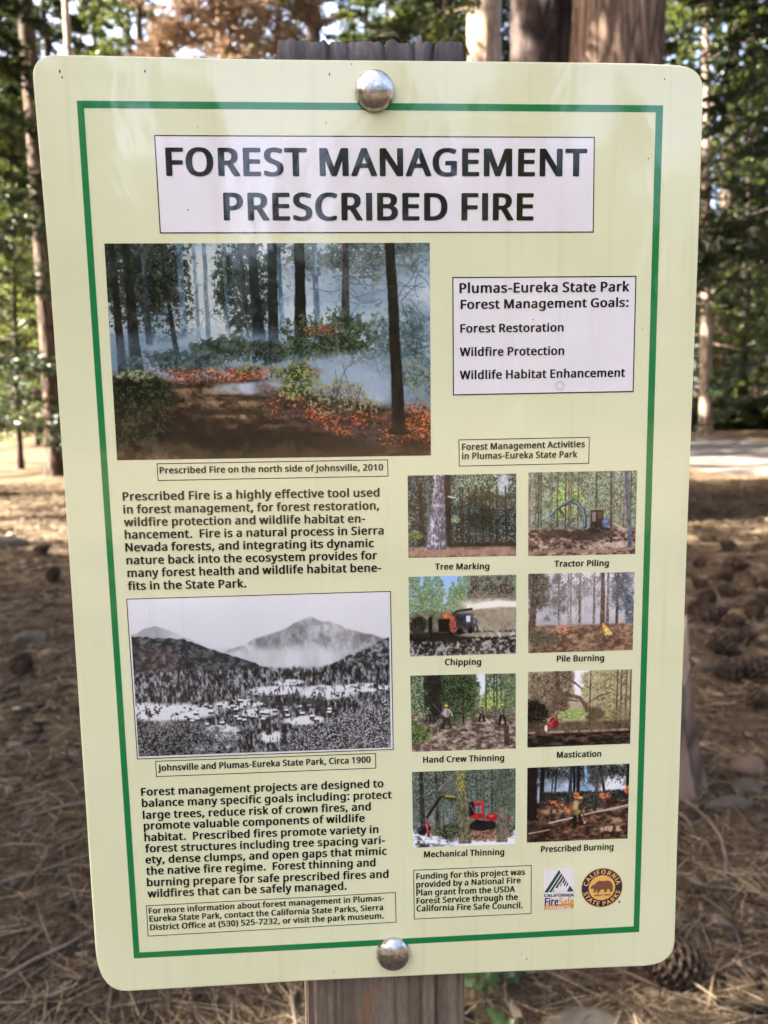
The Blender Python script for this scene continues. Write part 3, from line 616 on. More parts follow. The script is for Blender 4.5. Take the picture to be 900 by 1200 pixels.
    p.put(p.box(.9, 1.0, .92, 1.0, .03) * .7, (20, 16, 16))
    # green brush in front
    p.foliage(p.ell(.585, .64, .09, .09, .95), (44, 52, 32), (150, 152, 96), 75, .60)
    p.foliage(p.ell(.72, .72, .12, .09, .95), (52, 52, 44), (156, 150, 112), 80, .50)
    p.foliage(p.ell(.43, .58, .04, .03, .95), (50, 54, 34), (140, 140, 90), 80, .60)
    p.foliage(p.ell(.95, .65, .07, .12, .95), (70, 80, 72), (140, 148, 126), 80, .5)
    p.foliage(p.ell(.06, .76, .12, .15, .95), (14, 18, 14), (58, 64, 44), 60, .72)
    p.foliage(p.ell(.07, .6, .05, .02, .95), (70, 84, 60), (150, 160, 120), 60, .72)
    p.branches(12, .72, .75, .1, .06, .1, .002, (70, 60, 58), .7)
    p.trunk(.875, 0, .898, .885, .030, .042, (20, 18, 20), (44, 36, 34))
    p.branches(8, .96, .16, .03, .1, .09, .002, (78, 84, 90), .8)
    p.branches(5, .94, .45, .03, .06, .1, .0022, (58, 58, 60), .8)
    p.put(p.ell(.9, .885, .04, .012, .6), (18, 16, 16))
    return p.finish('printed_picture_fire', (1, 1, 1.0), 0, 1.0)


def pic_valley():
    p = Pic(640, 404, 8)
    U, V = p.U, p.V
    p.put(np.ones_like(U), p.lerp(V * 2.2, (222, 222, 226), (206, 206, 208)))
    n = p.fbm(10, 6, 5, .6)
    # left far hill
    r = .15 + .9 * np.abs(U - .085) ** 1.15 + .01 * p.noise(40, 1)
    p.put(p.sm(V, r, r + .01) * (1 - p.sm(U, .3, .36)), p.lerp(n + .1 - (V - .15) * -1.5, (140, 140, 142), (200, 200, 202)))
    r = .30 + .05 * (U - .35) + .012 * p.noise(12, 1)
    p.put(p.sm(V, r, r + .02) * .7, (196, 196, 198))
    # mountain
    r = np.where(U < .69, .125 + (.69 - U) * .62 + .0 * U, .125 + (U - .69) * .50) + .02 * (p.noise(30, 1) - .5)
    rid = p.fbm(16, 7, 5, .65)
    sh = p.sm(V - r, 0, .02)
    p.put(sh, p.lerp((rid - .25) * 1.4 + (V - r) * 1.6, (118, 118, 120), (206, 206, 208)))
    p.put(p.ell(.55, .40, .3, .07, .9) * .8, (208, 208, 208))
    # right slope
    r = .27 + (1 - U) * .72 + .02 * (p.noise(50, 1) - .5)
    tx = p.fbm(50, 36, 4, .75)
    p.put(p.sm(V, r, r + .015) * p.sm(U, .55, .62), p.lerp((tx - .35) * 2.2, (52, 52, 54), (150, 150, 150)))
    # left dark slope
    r = np.where(U < .2, .215 + .16 * U, .247 + (U - .2) * .62) + .012 * (p.noise(70, 1) - .5)
    p.put(p.sm(V, r, r + .012) * (1 - p.sm(U, .55, .68)), p.lerp((tx - .34) * 1.3 + (V - .3) * .2, (52, 52, 54), (128, 128, 128)))
    # valley forest
    tall = p.fbm(110, 30, 4, .75)
    r = .44 + .03 * (p.noise(90, 1) - .5)
    p.put(p.sm(V, r, r + .03), p.lerp((tall - .34) * 2.0 + .12 * (.5 - V), (44, 44, 46), (166, 166, 166)))
    # clearings
    white = np.zeros_like(U)
    for (u, v, ru, rv) in ((.13, .72, .2, .055), (.02, .68, .1, .03), (.40, .68, .1, .03), (.55, .60, .12, .03), (.48, .74, .08, .03), (.33, .86, .07, .06), (.25, .95, .12, .03), (.75, .62, .12, .05), (.66, .80, .09, .03), (.52, .9, .05, .04), (.6, .55, .06, .02), (.9, .6, .12, .03)):
        white = np.maximum(white, p.ell(u, v, ru, rv, .5))
    f = p.fbm(40, 30, 4, .75)
    p.put(white * p.sm(f, .30, .42), (218, 218, 218))
    # scattered trees and huts
    for _ in range(340):
        u, v = p.rng.uniform(0, 1), p.rng.uniform(.56, .98); hgt = p.rng.uniform(.012, .036) * (.6 + v)
        if .06 < u < .32 and .68 < v < .77: continue
        i0, i1 = int(max(0, (v - hgt) * p.h)), int(min(p.h, v * p.h)); j = int(u * p.w)
        for i in range(i0, i1):
            w = int(1 + 2 * (i - i0) / max(1, i1 - i0)); p.img[i, max(0, j - w):j + w] = p.img[i, max(0, j - w):j + w] * .4 + .6 * p.rng.uniform(.10, .34)
    for _ in range(30):
        u, v = p.rng.uniform(.2, .75), p.rng.uniform(.64, .80)
        p.put(p.box(u, u + .018, v, v + .014, .002), (225, 225, 225)); p.put(p.box(u, u + .02, v + .014, v + .026, .002), (60, 60, 60))
    p.foliage(p.sm(V - (.95 - .5 * (U - .55)), -.1, .05) * p.sm(U, .5, .65), (30, 30, 32), (178, 178, 178), 150, .62, 1.2)
    p.foliage(p.ell(.1, .92, .24, .12, .95), (36, 36, 38), (140, 140, 140), 130, .7, 1.1)
    p.pine(.815, .40, .47, .012, (30, 30, 32), (50, 50, 50))
    p.pine(.285, .6, .7, .016, (26, 26, 28), (50, 50, 50)); p.pine(.56, .62, .74, .02, (26, 26, 28), (60, 60, 60)); p.pine(.575, .88, .99, .02, (26, 26, 28), (60, 60, 60))
    for u in (.63, .66, .69, .6, .72, .5, .53):
        p.pine(u, .58 + .05 * p.rng.random(), .73, .02, (40, 40, 42), (80, 80, 80), .9)
    g = p.img.mean(-1, keepdims=True); p.img = np.repeat(g, 3, -1)
    im = p.box(.02, .165, .29, .46, .012)[..., None] * .45
    p.img = p.img * (1 - im) + (p.img * .8 + np.array((96, 66, 52)) / 255 * .45) * im
    return p.finish('printed_picture_valley', (1, 1, 1), 0, 1.0, 1, .35)


def small(seed): return Pic(300, 228, seed)


def pic_tree_marking():
    p = small(21); U, V = p.U, p.V
    p.foliage(np.ones_like(U), (22, 28, 26), (120, 134, 130), 60, .9, .9)
    p.foliage(p.ell(.65, .15, .35, .25, .95), (50, 66, 44), (176, 190, 160), 60, .55)
    p.put(p.ell(.88, .12, .05, .12, .6) * .7, (210, 215, 225))
    for u in (.5, .56, .62, .68, .75, .82, .48, .9): p.trunk(u, .15, u + .01, .9, .012, .016, (22, 22, 20), (60, 56, 50), .9)
    p.foliage(p.ell(.68, .45, .2, .3, .95), (16, 20, 18), (66, 74, 60), 60, .55)
    p.foliage(p.ell(.42, .55, .06, .05, .95), (110, 124, 80), (190, 200, 150), 60, .6)
    p.trunk(.11, .1, .13, .85, .03, .05, (26, 24, 24)); p.trunk(.18, .1, .19, .8, .03, .04, (90, 92, 94), (140, 140, 140), .7)
    p.trunk(.36, 0, .37, .9, .06, .07, (14, 14, 16), (34, 32, 32))
    p.put(p.box(0, 1, .87, 1, .02) * .9, p.lerp(p.fbm(30, 20), (110, 84, 70), (206, 176, 150)))
    p.put(p.box(.36, 1, .83, .88, .02) * .8, (30, 24, 22))
    p.trunk(.29, 0, .265, .91, .10, .19, (92, 84, 88), (214, 214, 226), 1, -.6)
    p.line([(.02, .95), (.4, .93), (.98, .95)], .04, (166, 130, 108), .6)
    p.line([(.37, .26), (.43, .28)], .012, (210, 210, 215)); p.put(p.ell(.01, .58, .012, .015), (220, 130, 40))
    p.foliage(p.ell(.05, .73, .08, .05, .95), (60, 76, 48), (120, 140, 90), 50, .7)
    return p.finish('printed_picture_tree_marking')


def pic_tractor():
    p = small(22); U, V = p.U, p.V
    p.put(np.ones_like(U), p.lerp(p.fbm(6, 3), (150, 164, 170), (214, 220, 224)))
    p.foliage(1 - p.sm(V, .6, .75), (60, 76, 50), (176, 190, 160), 70, .66)
    p.foliage(p.ell(.35, .35, .14, .2, .95), (90, 120, 50), (190, 210, 130), 50, .62)
    for i in range(30):
        u = p.rng.uniform(0, 1); w = p.rng.uniform(.006, .016); d = p.rng.uniform(46, 130)
        p.trunk(u, 0, u + p.rng.uniform(-.01, .01), .74, w, w * 1.2, (d, d * .92, d * .84), None, .85)
    p.put(p.sm(V, .62, .72), p.lerp((p.fbm(26, 30, 4, .7) - .3) * 2, (66, 50, 42), (190, 166, 146)))
    p.put(p.ell(.55, .76, .22, .07, .6) * .8, (52, 46, 44)); p.put(p.ell(.24, .74, .14, .05, .6) * .8, (70, 54, 46))
    p.put(p.ell(.85, .88, .2, .04, .8) * .7, (206, 190, 172)); p.branches(20, .4, .72, .4, .05, .15, .004, (110, 90, 76), .7)
    for pts, w in (([(.525, .66), (.525, .56), (.505, .46), (.455, .385), (.40, .34)], .030), ([(.405, .33), (.33, .385), (.27, .43)], .024), ([(.27, .43), (.235, .48), (.21, .52)], .016)):
        p.line(pts, w, (38, 58, 68)); p.line([(u - .004, v - .006) for u, v in pts], w * .55, (84, 122, 136)); p.line([(u - .007, v - .01) for u, v in pts], w * .15, (150, 176, 184))
    p.line([(.50, .60), (.46, .44)], .006, (40, 40, 40)); p.line([(.42, .37), (.33, .41)], .006, (50, 50, 50))
    for k in range(4): p.line([(.27 + .008 * k, .43), (.30 + .012 * k, .50 + .01 * k), (.28 + .02 * k, .56)], .006, (70, 58, 50))
    p.put(p.box(.575, .695, .46, .67, .008), (44, 32, 32)); p.put(p.box(.588, .625, .485, .60, .006), (128, 120, 116)); p.put(p.box(.64, .685, .485, .56, .006), (78, 66, 64)); p.line([(.57, .455), (.70, .45)], .010, (150, 140, 134)); p.line([(.632, .46), (.632, .67)], .006, (24, 20, 20))
    p.put(p.ell(.725, .615, .045, .045, .4), (64, 92, 136)); p.put(p.ell(.715, .60, .025, .02, .5) * .7, (130, 150, 180)); p.put(p.ell(.66, .695, .11, .03, .4), (36, 32, 32)); p.branches(12, .65, .70, .08, .02, .06, .004, (110, 90, 74), .7)
    p.line([(.79, .63), (.9, .70)], .014, (190, 170, 140)); p.line([(0, .97), (.3, .94), (.7, .96), (1, .92)], .03, (150, 128, 112), .8)
    p.trunk(.76, 0, .77, .86, .018, .022, (60, 48, 42)); p.trunk(.90, 0, .95, .92, .04, .04, (70, 78, 92), (130, 138, 150))
    return p.finish('printed_picture_tractor')


def pic_chipping():
    p = small(23); U, V = p.U, p.V
    p.put(np.ones_like(U), p.lerp(V * 2, (150, 186, 226), (196, 206, 206)))
    for u, v0, w in ((.05, -.2, .16), (.17, -.1, .12), (.26, -.15, .13), (.41, .06, .12), (.47, .0, .1), (.56, -.2, .16), (.7, -.3, .14), (.85, -.3, .2), (.97, -.2, .14)):
        p.pine(u, v0, .62, w, (46, 70, 40), (150, 172, 120))
    p.foliage(p.box(.55, 1, 0, .45, .05), (50, 46, 40), (140, 130, 116), 60, .62)
    p.put(p.box(0, 1, .45, .72, .04) * .85, p.lerp(p.fbm(30, 18), (60, 62, 48), (150, 142, 116)))
    p.put(p.ell(.75, .5, .35, .25, .9) * .55, (196, 176, 150))
    for v, a in ((.37, .9), (.34, .8)): p.put(p.ell(.8, v, .3, .05, .7) * a * p.fbm(8, 4), (255, 246, 232))
    p.line([(.56, .40), (.8, .36), (1.0, .37)], .05, (255, 240, 222), .8)
    p.put(p.box(0, 1, .70, 1, .02), p.lerp((p.fbm(40, 30, 4, .7) - .36) * 2.4, (34, 34, 32), (172, 168, 160)))
    p.put(p.ell(.25, .76, .4, .06, .6) * .85, (20, 20, 20)); p.put(p.ell(.75, .745, .3, .03, .6) * .6, (226, 206, 176))
    p.put(p.box(.27, .38, .53, .70, .012), (26, 20, 22)); p.put(p.box(.40, .6, .47, .69, .03) * .9, p.lerp(p.fbm(20, 20), (30, 30, 34), (84, 84, 88))); p.line([(.38, .50), (.45, .44), (.58, .42)], .02, (54, 50, 48)); p.line([(.27, .53), (.38, .535)], .008, (90, 80, 76)); p.put(p.ell(.47, .70, .03, .04, .4), (20, 20, 20)); p.put(p.ell(.57, .69, .025, .035, .4), (22, 22, 22)); person(p, .615, .70, .2, (120, 118, 124), (50, 48, 50), (190, 190, 190)); p.put(p.box(.53, .57, .5, .58, .006), (210, 216, 232))
    p.foliage(p.ell(.405, .61, .035, .10, .9), (110, 46, 38), (232, 112, 84), 70, .58); p.foliage(p.ell(.355, .49, .04, .035, .9), (150, 80, 44), (236, 140, 84), 70, .6); p.put(p.box(.175, .215, .54, .74, .01), (24, 20, 20)); p.put(p.ell(.195, .53, .02, .025), (28, 22, 22))
    p.foliage(p.ell(.08, .62, .09, .1, .95), (20, 22, 18), (60, 60, 46), 50, .7)
    return p.finish('printed_picture_chipping')


def pic_pile():
    p = small(24); U, V = p.U, p.V
    p.put(np.ones_like(U), p.lerp(V * 1.5 + (p.fbm(5, 4) - .5) * .6, (226, 224, 226), (170, 168, 168)))
    p.foliage(1 - p.sm(V, .35, .6), (104, 98, 92), (150, 144, 138), 60, .42)
    for u, v1, w, c in ((.285, .66, .016, 100), (.375, .64, .012, 120), (.40, .66, .016, 110), (.45, .64, .008, 140), (.485, .66, .026, 104), (.62, .64, .022, 104), (.36, .62, .008, 150), (.75, .66, .026, 96), (.54, .6, .006, 150)):
        p.trunk(u, 0, u, v1, w * .8, w * 1.2, (c, c * .92, c * .86))
    p.foliage(p.ell(.28, .3, .09, .28, .95), (88, 86, 78), (130, 124, 116), 60, .5)
    p.foliage(p.ell(.5, .25, .07, .15, .95), (96, 94, 86), (140, 134, 126), 60, .45)
    p.trunk(.07, 0, .03, .78, .05, .07, (84, 68, 58), (120, 100, 88)); p.foliage(p.ell(.08, .2, .11, .3, .95), (74, 64, 54), (118, 108, 96), 50, .62)
    p.trunk(.70, 0, .705, .68, .035, .05, (96, 78, 68), (134, 112, 98)); p.trunk(.845, 0, .84, .7, .02, .03, (70, 64, 62)); p.foliage(p.ell(.88, .2, .1, .25, .95), (70, 70, 70), (120, 124, 128), 60, .55)
    p.foliage(p.ell(.97, .5, .06, .3, .95), (60, 66, 72), (110, 120, 134), 60, .6); p.pine(.175, .5, .62, .035, (90, 90, 84), (120, 118, 110))
    p.put(p.sm(V, .63, .68), p.lerp((p.fbm(20, 24, 4, .7) - .3) * 1.8, (98, 76, 60), (168, 136, 112)))
    p.foliage(p.ell(.1, .82, .2, .1, .95), (74, 70, 56), (120, 110, 90), 50, .6)
    p.foliage(p.ell(.315, .70, .07, .08, .95), (130, 84, 66), (250, 176, 140), 80, .47)
    for k in range(10): p.put(p.ell(.71 + .006 * k, .66 + .013 * k, .008 + .0035 * k, .03) * .9, (255, 150 + 8 * k, 70 + 6 * k))
    p.put(p.ell(.88, .62, .012, .02), (250, 170, 120)); p.branches(18, .8, .78, .14, .05, .12, .004, (84, 66, 56), .8); p.branches(8, .55, .85, .14, .05, .14, .004, (84, 70, 60), .7)
    return p.finish('printed_picture_pile_burning')


def person(p, u, v, h, shirt, pants, hat=(214, 208, 80)):
    w = h * .13; dk = [c * .6 for c in shirt]
    p.put(p.ell(u, v, w * 1.6, h * .04, .7) * .6, (50, 44, 40))
    p.line([(u - w * .3, v - h * .48), (u - w * .5, v - h * .2), (u - w * .8, v)], w * .5, pants); p.line([(u + w * .2, v - h * .48), (u + w * .7, v - h * .25), (u + w * .9, v)], w * .5, pants)
    p.put(p.ell(u, v - h * .64, w * .85, h * .19, .35), shirt); p.put(p.ell(u + w * .35, v - h * .62, w * .4, h * .17, .5) * .8, dk)
    p.line([(u - w * .6, v - h * .76), (u - w * 1.1, v - h * .6), (u - w * .5, v - h * .5)], w * .28, dk); p.line([(u + w * .6, v - h * .76), (u + w * 1.2, v - h * .62), (u + w * 1.3, v - h * .5)], w * .28, shirt)
    p.put(p.ell(u, v - h * .88, w * .36, h * .06, .3), (120, 92, 74)); p.put(p.ell(u, v - h * .935, w * .45, h * .035, .3), hat)


def pic_crew():
    p = small(25); U, V = p.U, p.V
    p.foliage(np.ones_like(U), (60, 74, 50), (166, 180, 150), 60, .95)
    p.put(p.ell(.67, .1, .05, .2, .6) * .9, (232, 236, 248)); p.foliage(p.ell(.8, .35, .15, .12, .95), (120, 150, 70), (190, 214, 130), 60, .6)
    for u in (.715, .79, .82, .86, .9, .13): p.trunk(u, 0, u, .48, .012, .014, (60, 64, 56), (100, 100, 90))
    p.put(p.sm(V, .42 + .06 * np.sin(U * 9), .56 + .06 * np.sin(U * 9)), p.lerp((p.fbm(22, 26, 4, .7) - .3) * 1.8, (84, 72, 64), (184, 168, 154)))
    p.foliage(p.ell(.28, .18, .13, .42, .95), (22, 26, 22), (62, 66, 54), 70, .8); p.trunk(.26, 0, .26, .5, .1, .12, (34, 34, 32), (62, 58, 54), .6)
    p.foliage(p.ell(.47, .25, .16, .36, .95), (30, 42, 28), (96, 112, 74), 60, .7); p.trunk(.495, .2, .495, .65, .014, .016, (44, 38, 34))
    p.foliage(p.ell(.05, .76, .13, .12, .95), (50, 66, 34), (130, 146, 90), 60, .7); p.foliage(p.ell(.94, .2, .08, .3, .95), (56, 70, 46), (130, 144, 110), 60, .6)
    p.put(p.ell(.28, .5, .1, .1, .6) * .7, (40, 38, 36)); p.branches(10, .28, .55, .04, .04, .14, .006, (150, 146, 140), .6)
    person(p, .335, .70, .32, (186, 180, 168), (48, 44, 40)); person(p, .16, .60, .18, (120, 120, 106), (44, 40, 38)); person(p, .67, .62, .22, (132, 126, 110), (30, 28, 28)); person(p, .79, .56, .18, (120, 116, 100), (90, 84, 70)); person(p, .87, .67, .28, (128, 124, 108), (28, 26, 26))
    p.line([(.71, .58), (.76, .66)], .008, (200, 190, 170)); p.trunk(.91, .70, .915, .96, .05, .055, (56, 50, 46), (90, 82, 74))
    return p.finish('printed_picture_hand_crew', (1, .99, .97))


def pic_mastication():
    p = small(26); U, V = p.U, p.V
    p.put(np.ones_like(U), (170, 164, 140)); p.put(p.ell(.5, .12, .14, .25, .9), (250, 246, 250)); p.put(p.ell(.36, .28, .07, .15, .8) * .8, (236, 232, 228))
    p.foliage(p.box(.0, .42, 0, .6, .06), (84, 72, 58), (146, 134, 112), 50, .66); p.foliage(p.box(.52, 1, 0, .7, .06), (110, 104, 70), (196, 194, 150), 55, .58)
    p.trunk(.28, 0, .29, .62, .04, .05, (84, 70, 58), (116, 100, 84)); p.foliage(p.ell(.3, .45, .09, .2, .95), (80, 68, 56), (120, 106, 86), 50, .6)
    for u in (.86, .9, .95, .99, .6): p.trunk(u, 0, u, .75, .012, .02, (70, 62, 50), (110, 100, 84), .8)
    for pts, w in (([(.32, .06), (.42, .12), (.52, .24)], .014), ([(.36, .30), (.5, .36), (.56, .46), (.58, .62)], .035), ([(.56, .44), (.7, .33), (.8, .3)], .012), ([(.34, .36), (.48, .40)], .016)): p.line(pts, w, (92, 78, 62), .9)
    p.put(p.ell(.65, .58, .09, .1, .6) * .8, (86, 72, 56)); p.foliage(p.ell(.42, .57, .14, .06, .95), (120, 140, 80), (180, 200, 130), 50, .7)
    p.foliage(p.ell(.02, .58, .15, .18, .95), (14, 14, 12), (50, 48, 36), 50, .8); p.foliage(p.box(.8, 1, .5, .82, .05), (96, 88, 66), (150, 138, 108), 50, .6)
    p.put(p.sm(V, .64, .70) * .85, p.lerp(p.fbm(24, 20), (62, 50, 40), (112, 94, 76))); p.put(p.box(0, 1, .79, .82, .01) * .7 * p.sm(p.fbm(30, 4), .3, .6), (186, 168, 140))
    p.put(p.sm(V, .81, .84), p.lerp((p.fbm(16, 30) - .35) * 2, (32, 26, 22), (92, 78, 66))); p.put(p.box(.75, .79, .57, .62, .006) * .7, (180, 170, 90))
    p.put(p.ell(.25, .66, .04, .05, .5), (140, 40, 44)); p.put(p.ell(.27, .69, .03, .06, .5), (112, 34, 38)); p.put(p.ell(.215, .715, .03, .03, .5), (176, 58, 60)); p.line([(.22, .69), (.27, .63)], .01, (200, 96, 92)); p.put(p.ell(.178, .75, .015, .045, .3), (232, 216, 212)); p.branches(14, .7, .5, .2, .2, .14, .004, (100, 88, 68), .6)
    return p.finish('printed_picture_mastication', (1, .98, .95))


def pic_mechanical():
    p = small(27); U, V = p.U, p.V
    p.foliage(np.ones_like(U), (48, 58, 50), (140, 150, 142), 60, .95); p.put(p.box(0, 1, .5, .75, .1) * .4, (176, 180, 182))
    for _ in range(22):
        u = p.rng.uniform(0, 1); d = p.rng.uniform(44, 90); p.trunk(u, 0, u, .8, .01, .018, (d, d * .96, d * .9), None, .8)
    p.foliage(np.ones_like(U) * (1 - p.sm(V, .6, .8)), (40, 52, 42), (120, 134, 112), 60, .42)
    p.trunk(.085, 0, .10, .8, .04, .05, (46, 42, 40)); p.trunk(.235, 0, .24, .78, .02, .03, (54, 50, 44)); p.trunk(.77, 0, .77, .6, .02, .03, (48, 46, 40))
    p.put(p.sm(V, .74, .8), p.lerp((p.fbm(10, 12, 4, .7) - .36) * 3, (64, 66, 58), (224, 228, 236))); p.put(p.ell(.75, .97, .4, .07, .5), (226, 228, 234))
    p.foliage(p.ell(.4, .8, .2, .1, .95), (40, 46, 32), (110, 112, 84), 50, .7); p.foliage(p.ell(.72, .86, .2, .08, .95), (90, 60, 44), (180, 150, 124), 60, .7)
    p.foliage(p.ell(.88, .3, .12, .4, .95), (56, 64, 52), (110, 118, 100), 60, .6)
    for pts, w, c in (([(.13, .62), (.27, .33), (.42, .10)], .03, (96, 94, 84)), ([(.14, .6), (.27, .34)], .022, (34, 34, 34)), ([(.3, .34), (.41, .38)], .03, (60, 60, 40)), ([(.32, .33), (.4, .345)], .014, (176, 160, 60)), ([(.25, .25), (.42, .02)], .014, (120, 118, 106))): p.line(pts, w, c)
    p.put(p.ell(.09, .78, .05, .06, .5), (36, 34, 34)); p.put(p.ell(.06, .76, .02, .03, .4), (70, 68, 66)); p.line([(.135, .68), (.155, .74), (.15, .83)], .026, (160, 36, 40)); p.line([(.13, .69), (.145, .74), (.14, .80)], .008, (226, 96, 96)); p.put(p.ell(.16, .75, .014, .03, .5), (40, 34, 34))
    p.put(p.box(.545, .60, .42, .62, .01), (30, 28, 30)); p.put(p.box(.595, .69, .425, .62, .01), (150, 34, 40)); p.line([(.60, .435), (.685, .43)], .018, (206, 60, 62)); p.put(p.box(.61, .668, .47, .58, .006), (116, 128, 128)); p.line([(.64, .46), (.64, .59)], .005, (40, 34, 34)); p.line([(.675, .45), (.682, .61)], .012, (204, 52, 56)); p.put(p.ell(.625, .62, .07, .03, .4), (176, 40, 44)); p.line([(.555, .45), (.6, .56)], .005, (150, 150, 146))
    p.put(p.ell(.77, .635, .06, .05, .5), (150, 34, 38)); p.put(p.ell(.76, .615, .035, .02, .6) * .8, (214, 84, 84)); p.put(p.ell(.925, .665, .02, .035, .5), (170, 44, 46)); p.put(p.ell(.63, .73, .045, .07, .3), (26, 25, 25)); p.put(p.ell(.63, .73, .018, .03, .4), (80, 74, 70)); p.put(p.ell(.76, .74, .045, .06, .3), (28, 27, 26))
    p.put(p.ell(.66, .74, .12, .07, .4), (32, 30, 28)); p.trunk(.88, .5, .87, .97, .09, .11, (96, 92, 76), (140, 136, 118))
    p.trunk(.47, 0, .505, .97, .08, .12, (84, 82, 60), (160, 152, 120)); p.foliage(p.ell(.47, .12, .06, .15, .95), (110, 110, 50), (176, 172, 90), 50, .5)
    return p.finish('printed_picture_mechanical')


def pic_prescribed():
    p = small(28); U, V = p.U, p.V
    p.put(np.ones_like(U), p.lerp(p.fbm(5, 4, 4) + (U - .5) * .8, (112, 140, 166), (222, 226, 234)))
    p.foliage(1 - p.sm(V, .12, .35), (24, 26, 24), (84, 90, 84), 60, .62); p.put(p.ell(.3, .26, .13, .12, .9) * .5, (170, 190, 210))
    for u0, u1, v1, w, c in ((.15, .14, .5, .04, (22, 20, 20)), (.25, .24, .4, .012, (40, 44, 48)), (.29, .27, .38, .014, (30, 32, 34)), (.43, .42, .36, .03, (36, 42, 50)), (.455, .46, .38, .022, (20, 20, 22)), (.5, .5, .38, .028, (22, 22, 24)), (.57, .58, .34, .03, (92, 124, 144)), (.68, .68, .45, .035, (70, 74, 78)), (.99, .985, .4, .03, (24, 24, 26))): p.trunk(u0, 0, u1, v1, w, w * 1.1, c)
    p.trunk(.71, 0, .77, .45, .02, .03, (30, 28, 30)); p.foliage(p.ell(.7, .15, .1, .18, .95), (34, 36, 34), (90, 96, 94), 60, .5)
    p.foliage(p.box(.15, 1, .35, .48, .03), (26, 26, 24), (80, 80, 72), 60, .74)
    p.put(p.sm(V, .44, .5), p.lerp((p.fbm(20, 26, 4, .7) - .34) * 2.0, (54, 40, 32), (132, 104, 84)))
    for (u, v, ru, rv, a) in ((.25, .6, .12, .04, .7), (.85, .86, .14, .04, .9), (.75, .6, .15, .03, .6), (.85, .75, .1, .04, .5), (.1, .75, .1, .02, .4)): p.put(p.ell(u, v, ru, rv, .7) * a * p.sm(p.fbm(30, 20), .3, .6), (206, 174, 146))
    p.trunk(.05, 0, .04, .7, .1, .11, (26, 22, 22), (50, 42, 40)); p.put(p.ell(.08, .85, .2, .14, .7) * .5, (40, 28, 24)); p.foliage(p.box(.5, .75, .4, .56, .04), (30, 34, 30), (84, 88, 76), 50, .6)
    for _ in range(36):
        t = p.rng.random(); p.put(p.ell(.24 + .18 * t + p.rng.normal() * .014, .46 + .14 * t + p.rng.normal() * .016, p.rng.uniform(.004, .014), p.rng.uniform(.004, .016), .8) * .7, (236, p.rng.uniform(100, 170), 90))
    for u, v in ((.735, .41), (.75, .44), (.98, .34), (.99, .33), (.48, .39), (.8, .41)): p.foliage(p.ell(u, v, .03, .05, .95), (140, 70, 50), (250, 150, 100), 80, .5)
    p.line([(.22, .75), (.45, .69), (.6, .645), (1, .55)], .016, (190, 180, 170)); p.line([(.02, .88), (.22, .84)], .012, (170, 158, 150)); p.line([(.56, .65), (1, .58)], .008, (150, 140, 132))
    p.line([(.475, .62), (.47, .72), (.465, .82)], .034, (34, 28, 28)); p.line([(.50, .62), (.525, .70), (.53, .78)], .030, (44, 36, 34))
    p.put(p.ell(.487, .56, .048, .10, .4), (150, 124, 84)); p.put(p.ell(.475, .52, .03, .06, .6) * .8, (196, 172, 124)); p.line([(.45, .50), (.435, .58), (.47, .62)], .022, (120, 98, 66)); p.line([(.52, .50), (.555, .58), (.56, .66)], .02, (132, 108, 74))
    p.put(p.ell(.53, .55, .03, .05, .5), (60, 52, 44)); p.put(p.ell(.525, .445, .018, .025, .4), (110, 84, 66)); p.put(p.ell(.522, .425, .026, .018, .4), (206, 180, 112)); p.line([(.555, .64), (.57, .74)], .008, (60, 50, 46)); p.put(p.ell(.57, .76, .012, .02, .6), (244, 160, 110))
    return p.finish('printed_picture_prescribed_burning', (1, .98, .96))


# ------------------------------------------------------------ the sign
CREAM = lin(232, 232, 188)
WHITE = lin(240, 234, 232)
INK = lin(22, 22, 22)
M['p_cream'] = mat_print('print_cream', CREAM)
M['p_white'] = mat_print('print_white', WHITE)
M['p_ink'] = mat_print('print_ink', INK)
M['p_green'] = mat_print('print_green', lin(28, 128, 68))
M['p_dkgreen'] = mat_print('print_dark_green', lin(24, 78, 52))
M['p_navy'] = mat_print('print_navy', lin(38, 38, 62))
M['p_orange'] = mat_print('print_orange', lin(232, 160, 66))
M['p_gold'] = mat_print('print_gold', lin(238, 184, 96))
M['p_brown'] = mat_print('print_brown', lin(122, 74, 56))
M['p_smudge'] = mat_print('print_smudge', lin(196, 192, 196))
M['edge'] = mat_ramp('sign_edge', 60.0, [(0.2, (0.35, 0.34, 0.33)), (0.7, (0.74, 0.73, 0.72))], bump=0.0)


def mat_steel():
    s = NT('galvanised_steel')
    n = s.noise(s.coord(), 260.0, 5, 0.7)
    n2 = s.noise(s.coord(), 900.0, 3, 0.7)
    col = s.ramp(n, [(0.35, (0.30, 0.285, 0.27)), (0.6, (0.68, 0.665, 0.65))])
    s.principled(col, s.math('ADD', s.math('MULTIPLY', n, 0.22), 0.13), 0.95, s.bump(s.math('ADD', n, s.math('MULTIPLY', n2, 0.4)), 0.35, 0.0006))
    return s.m


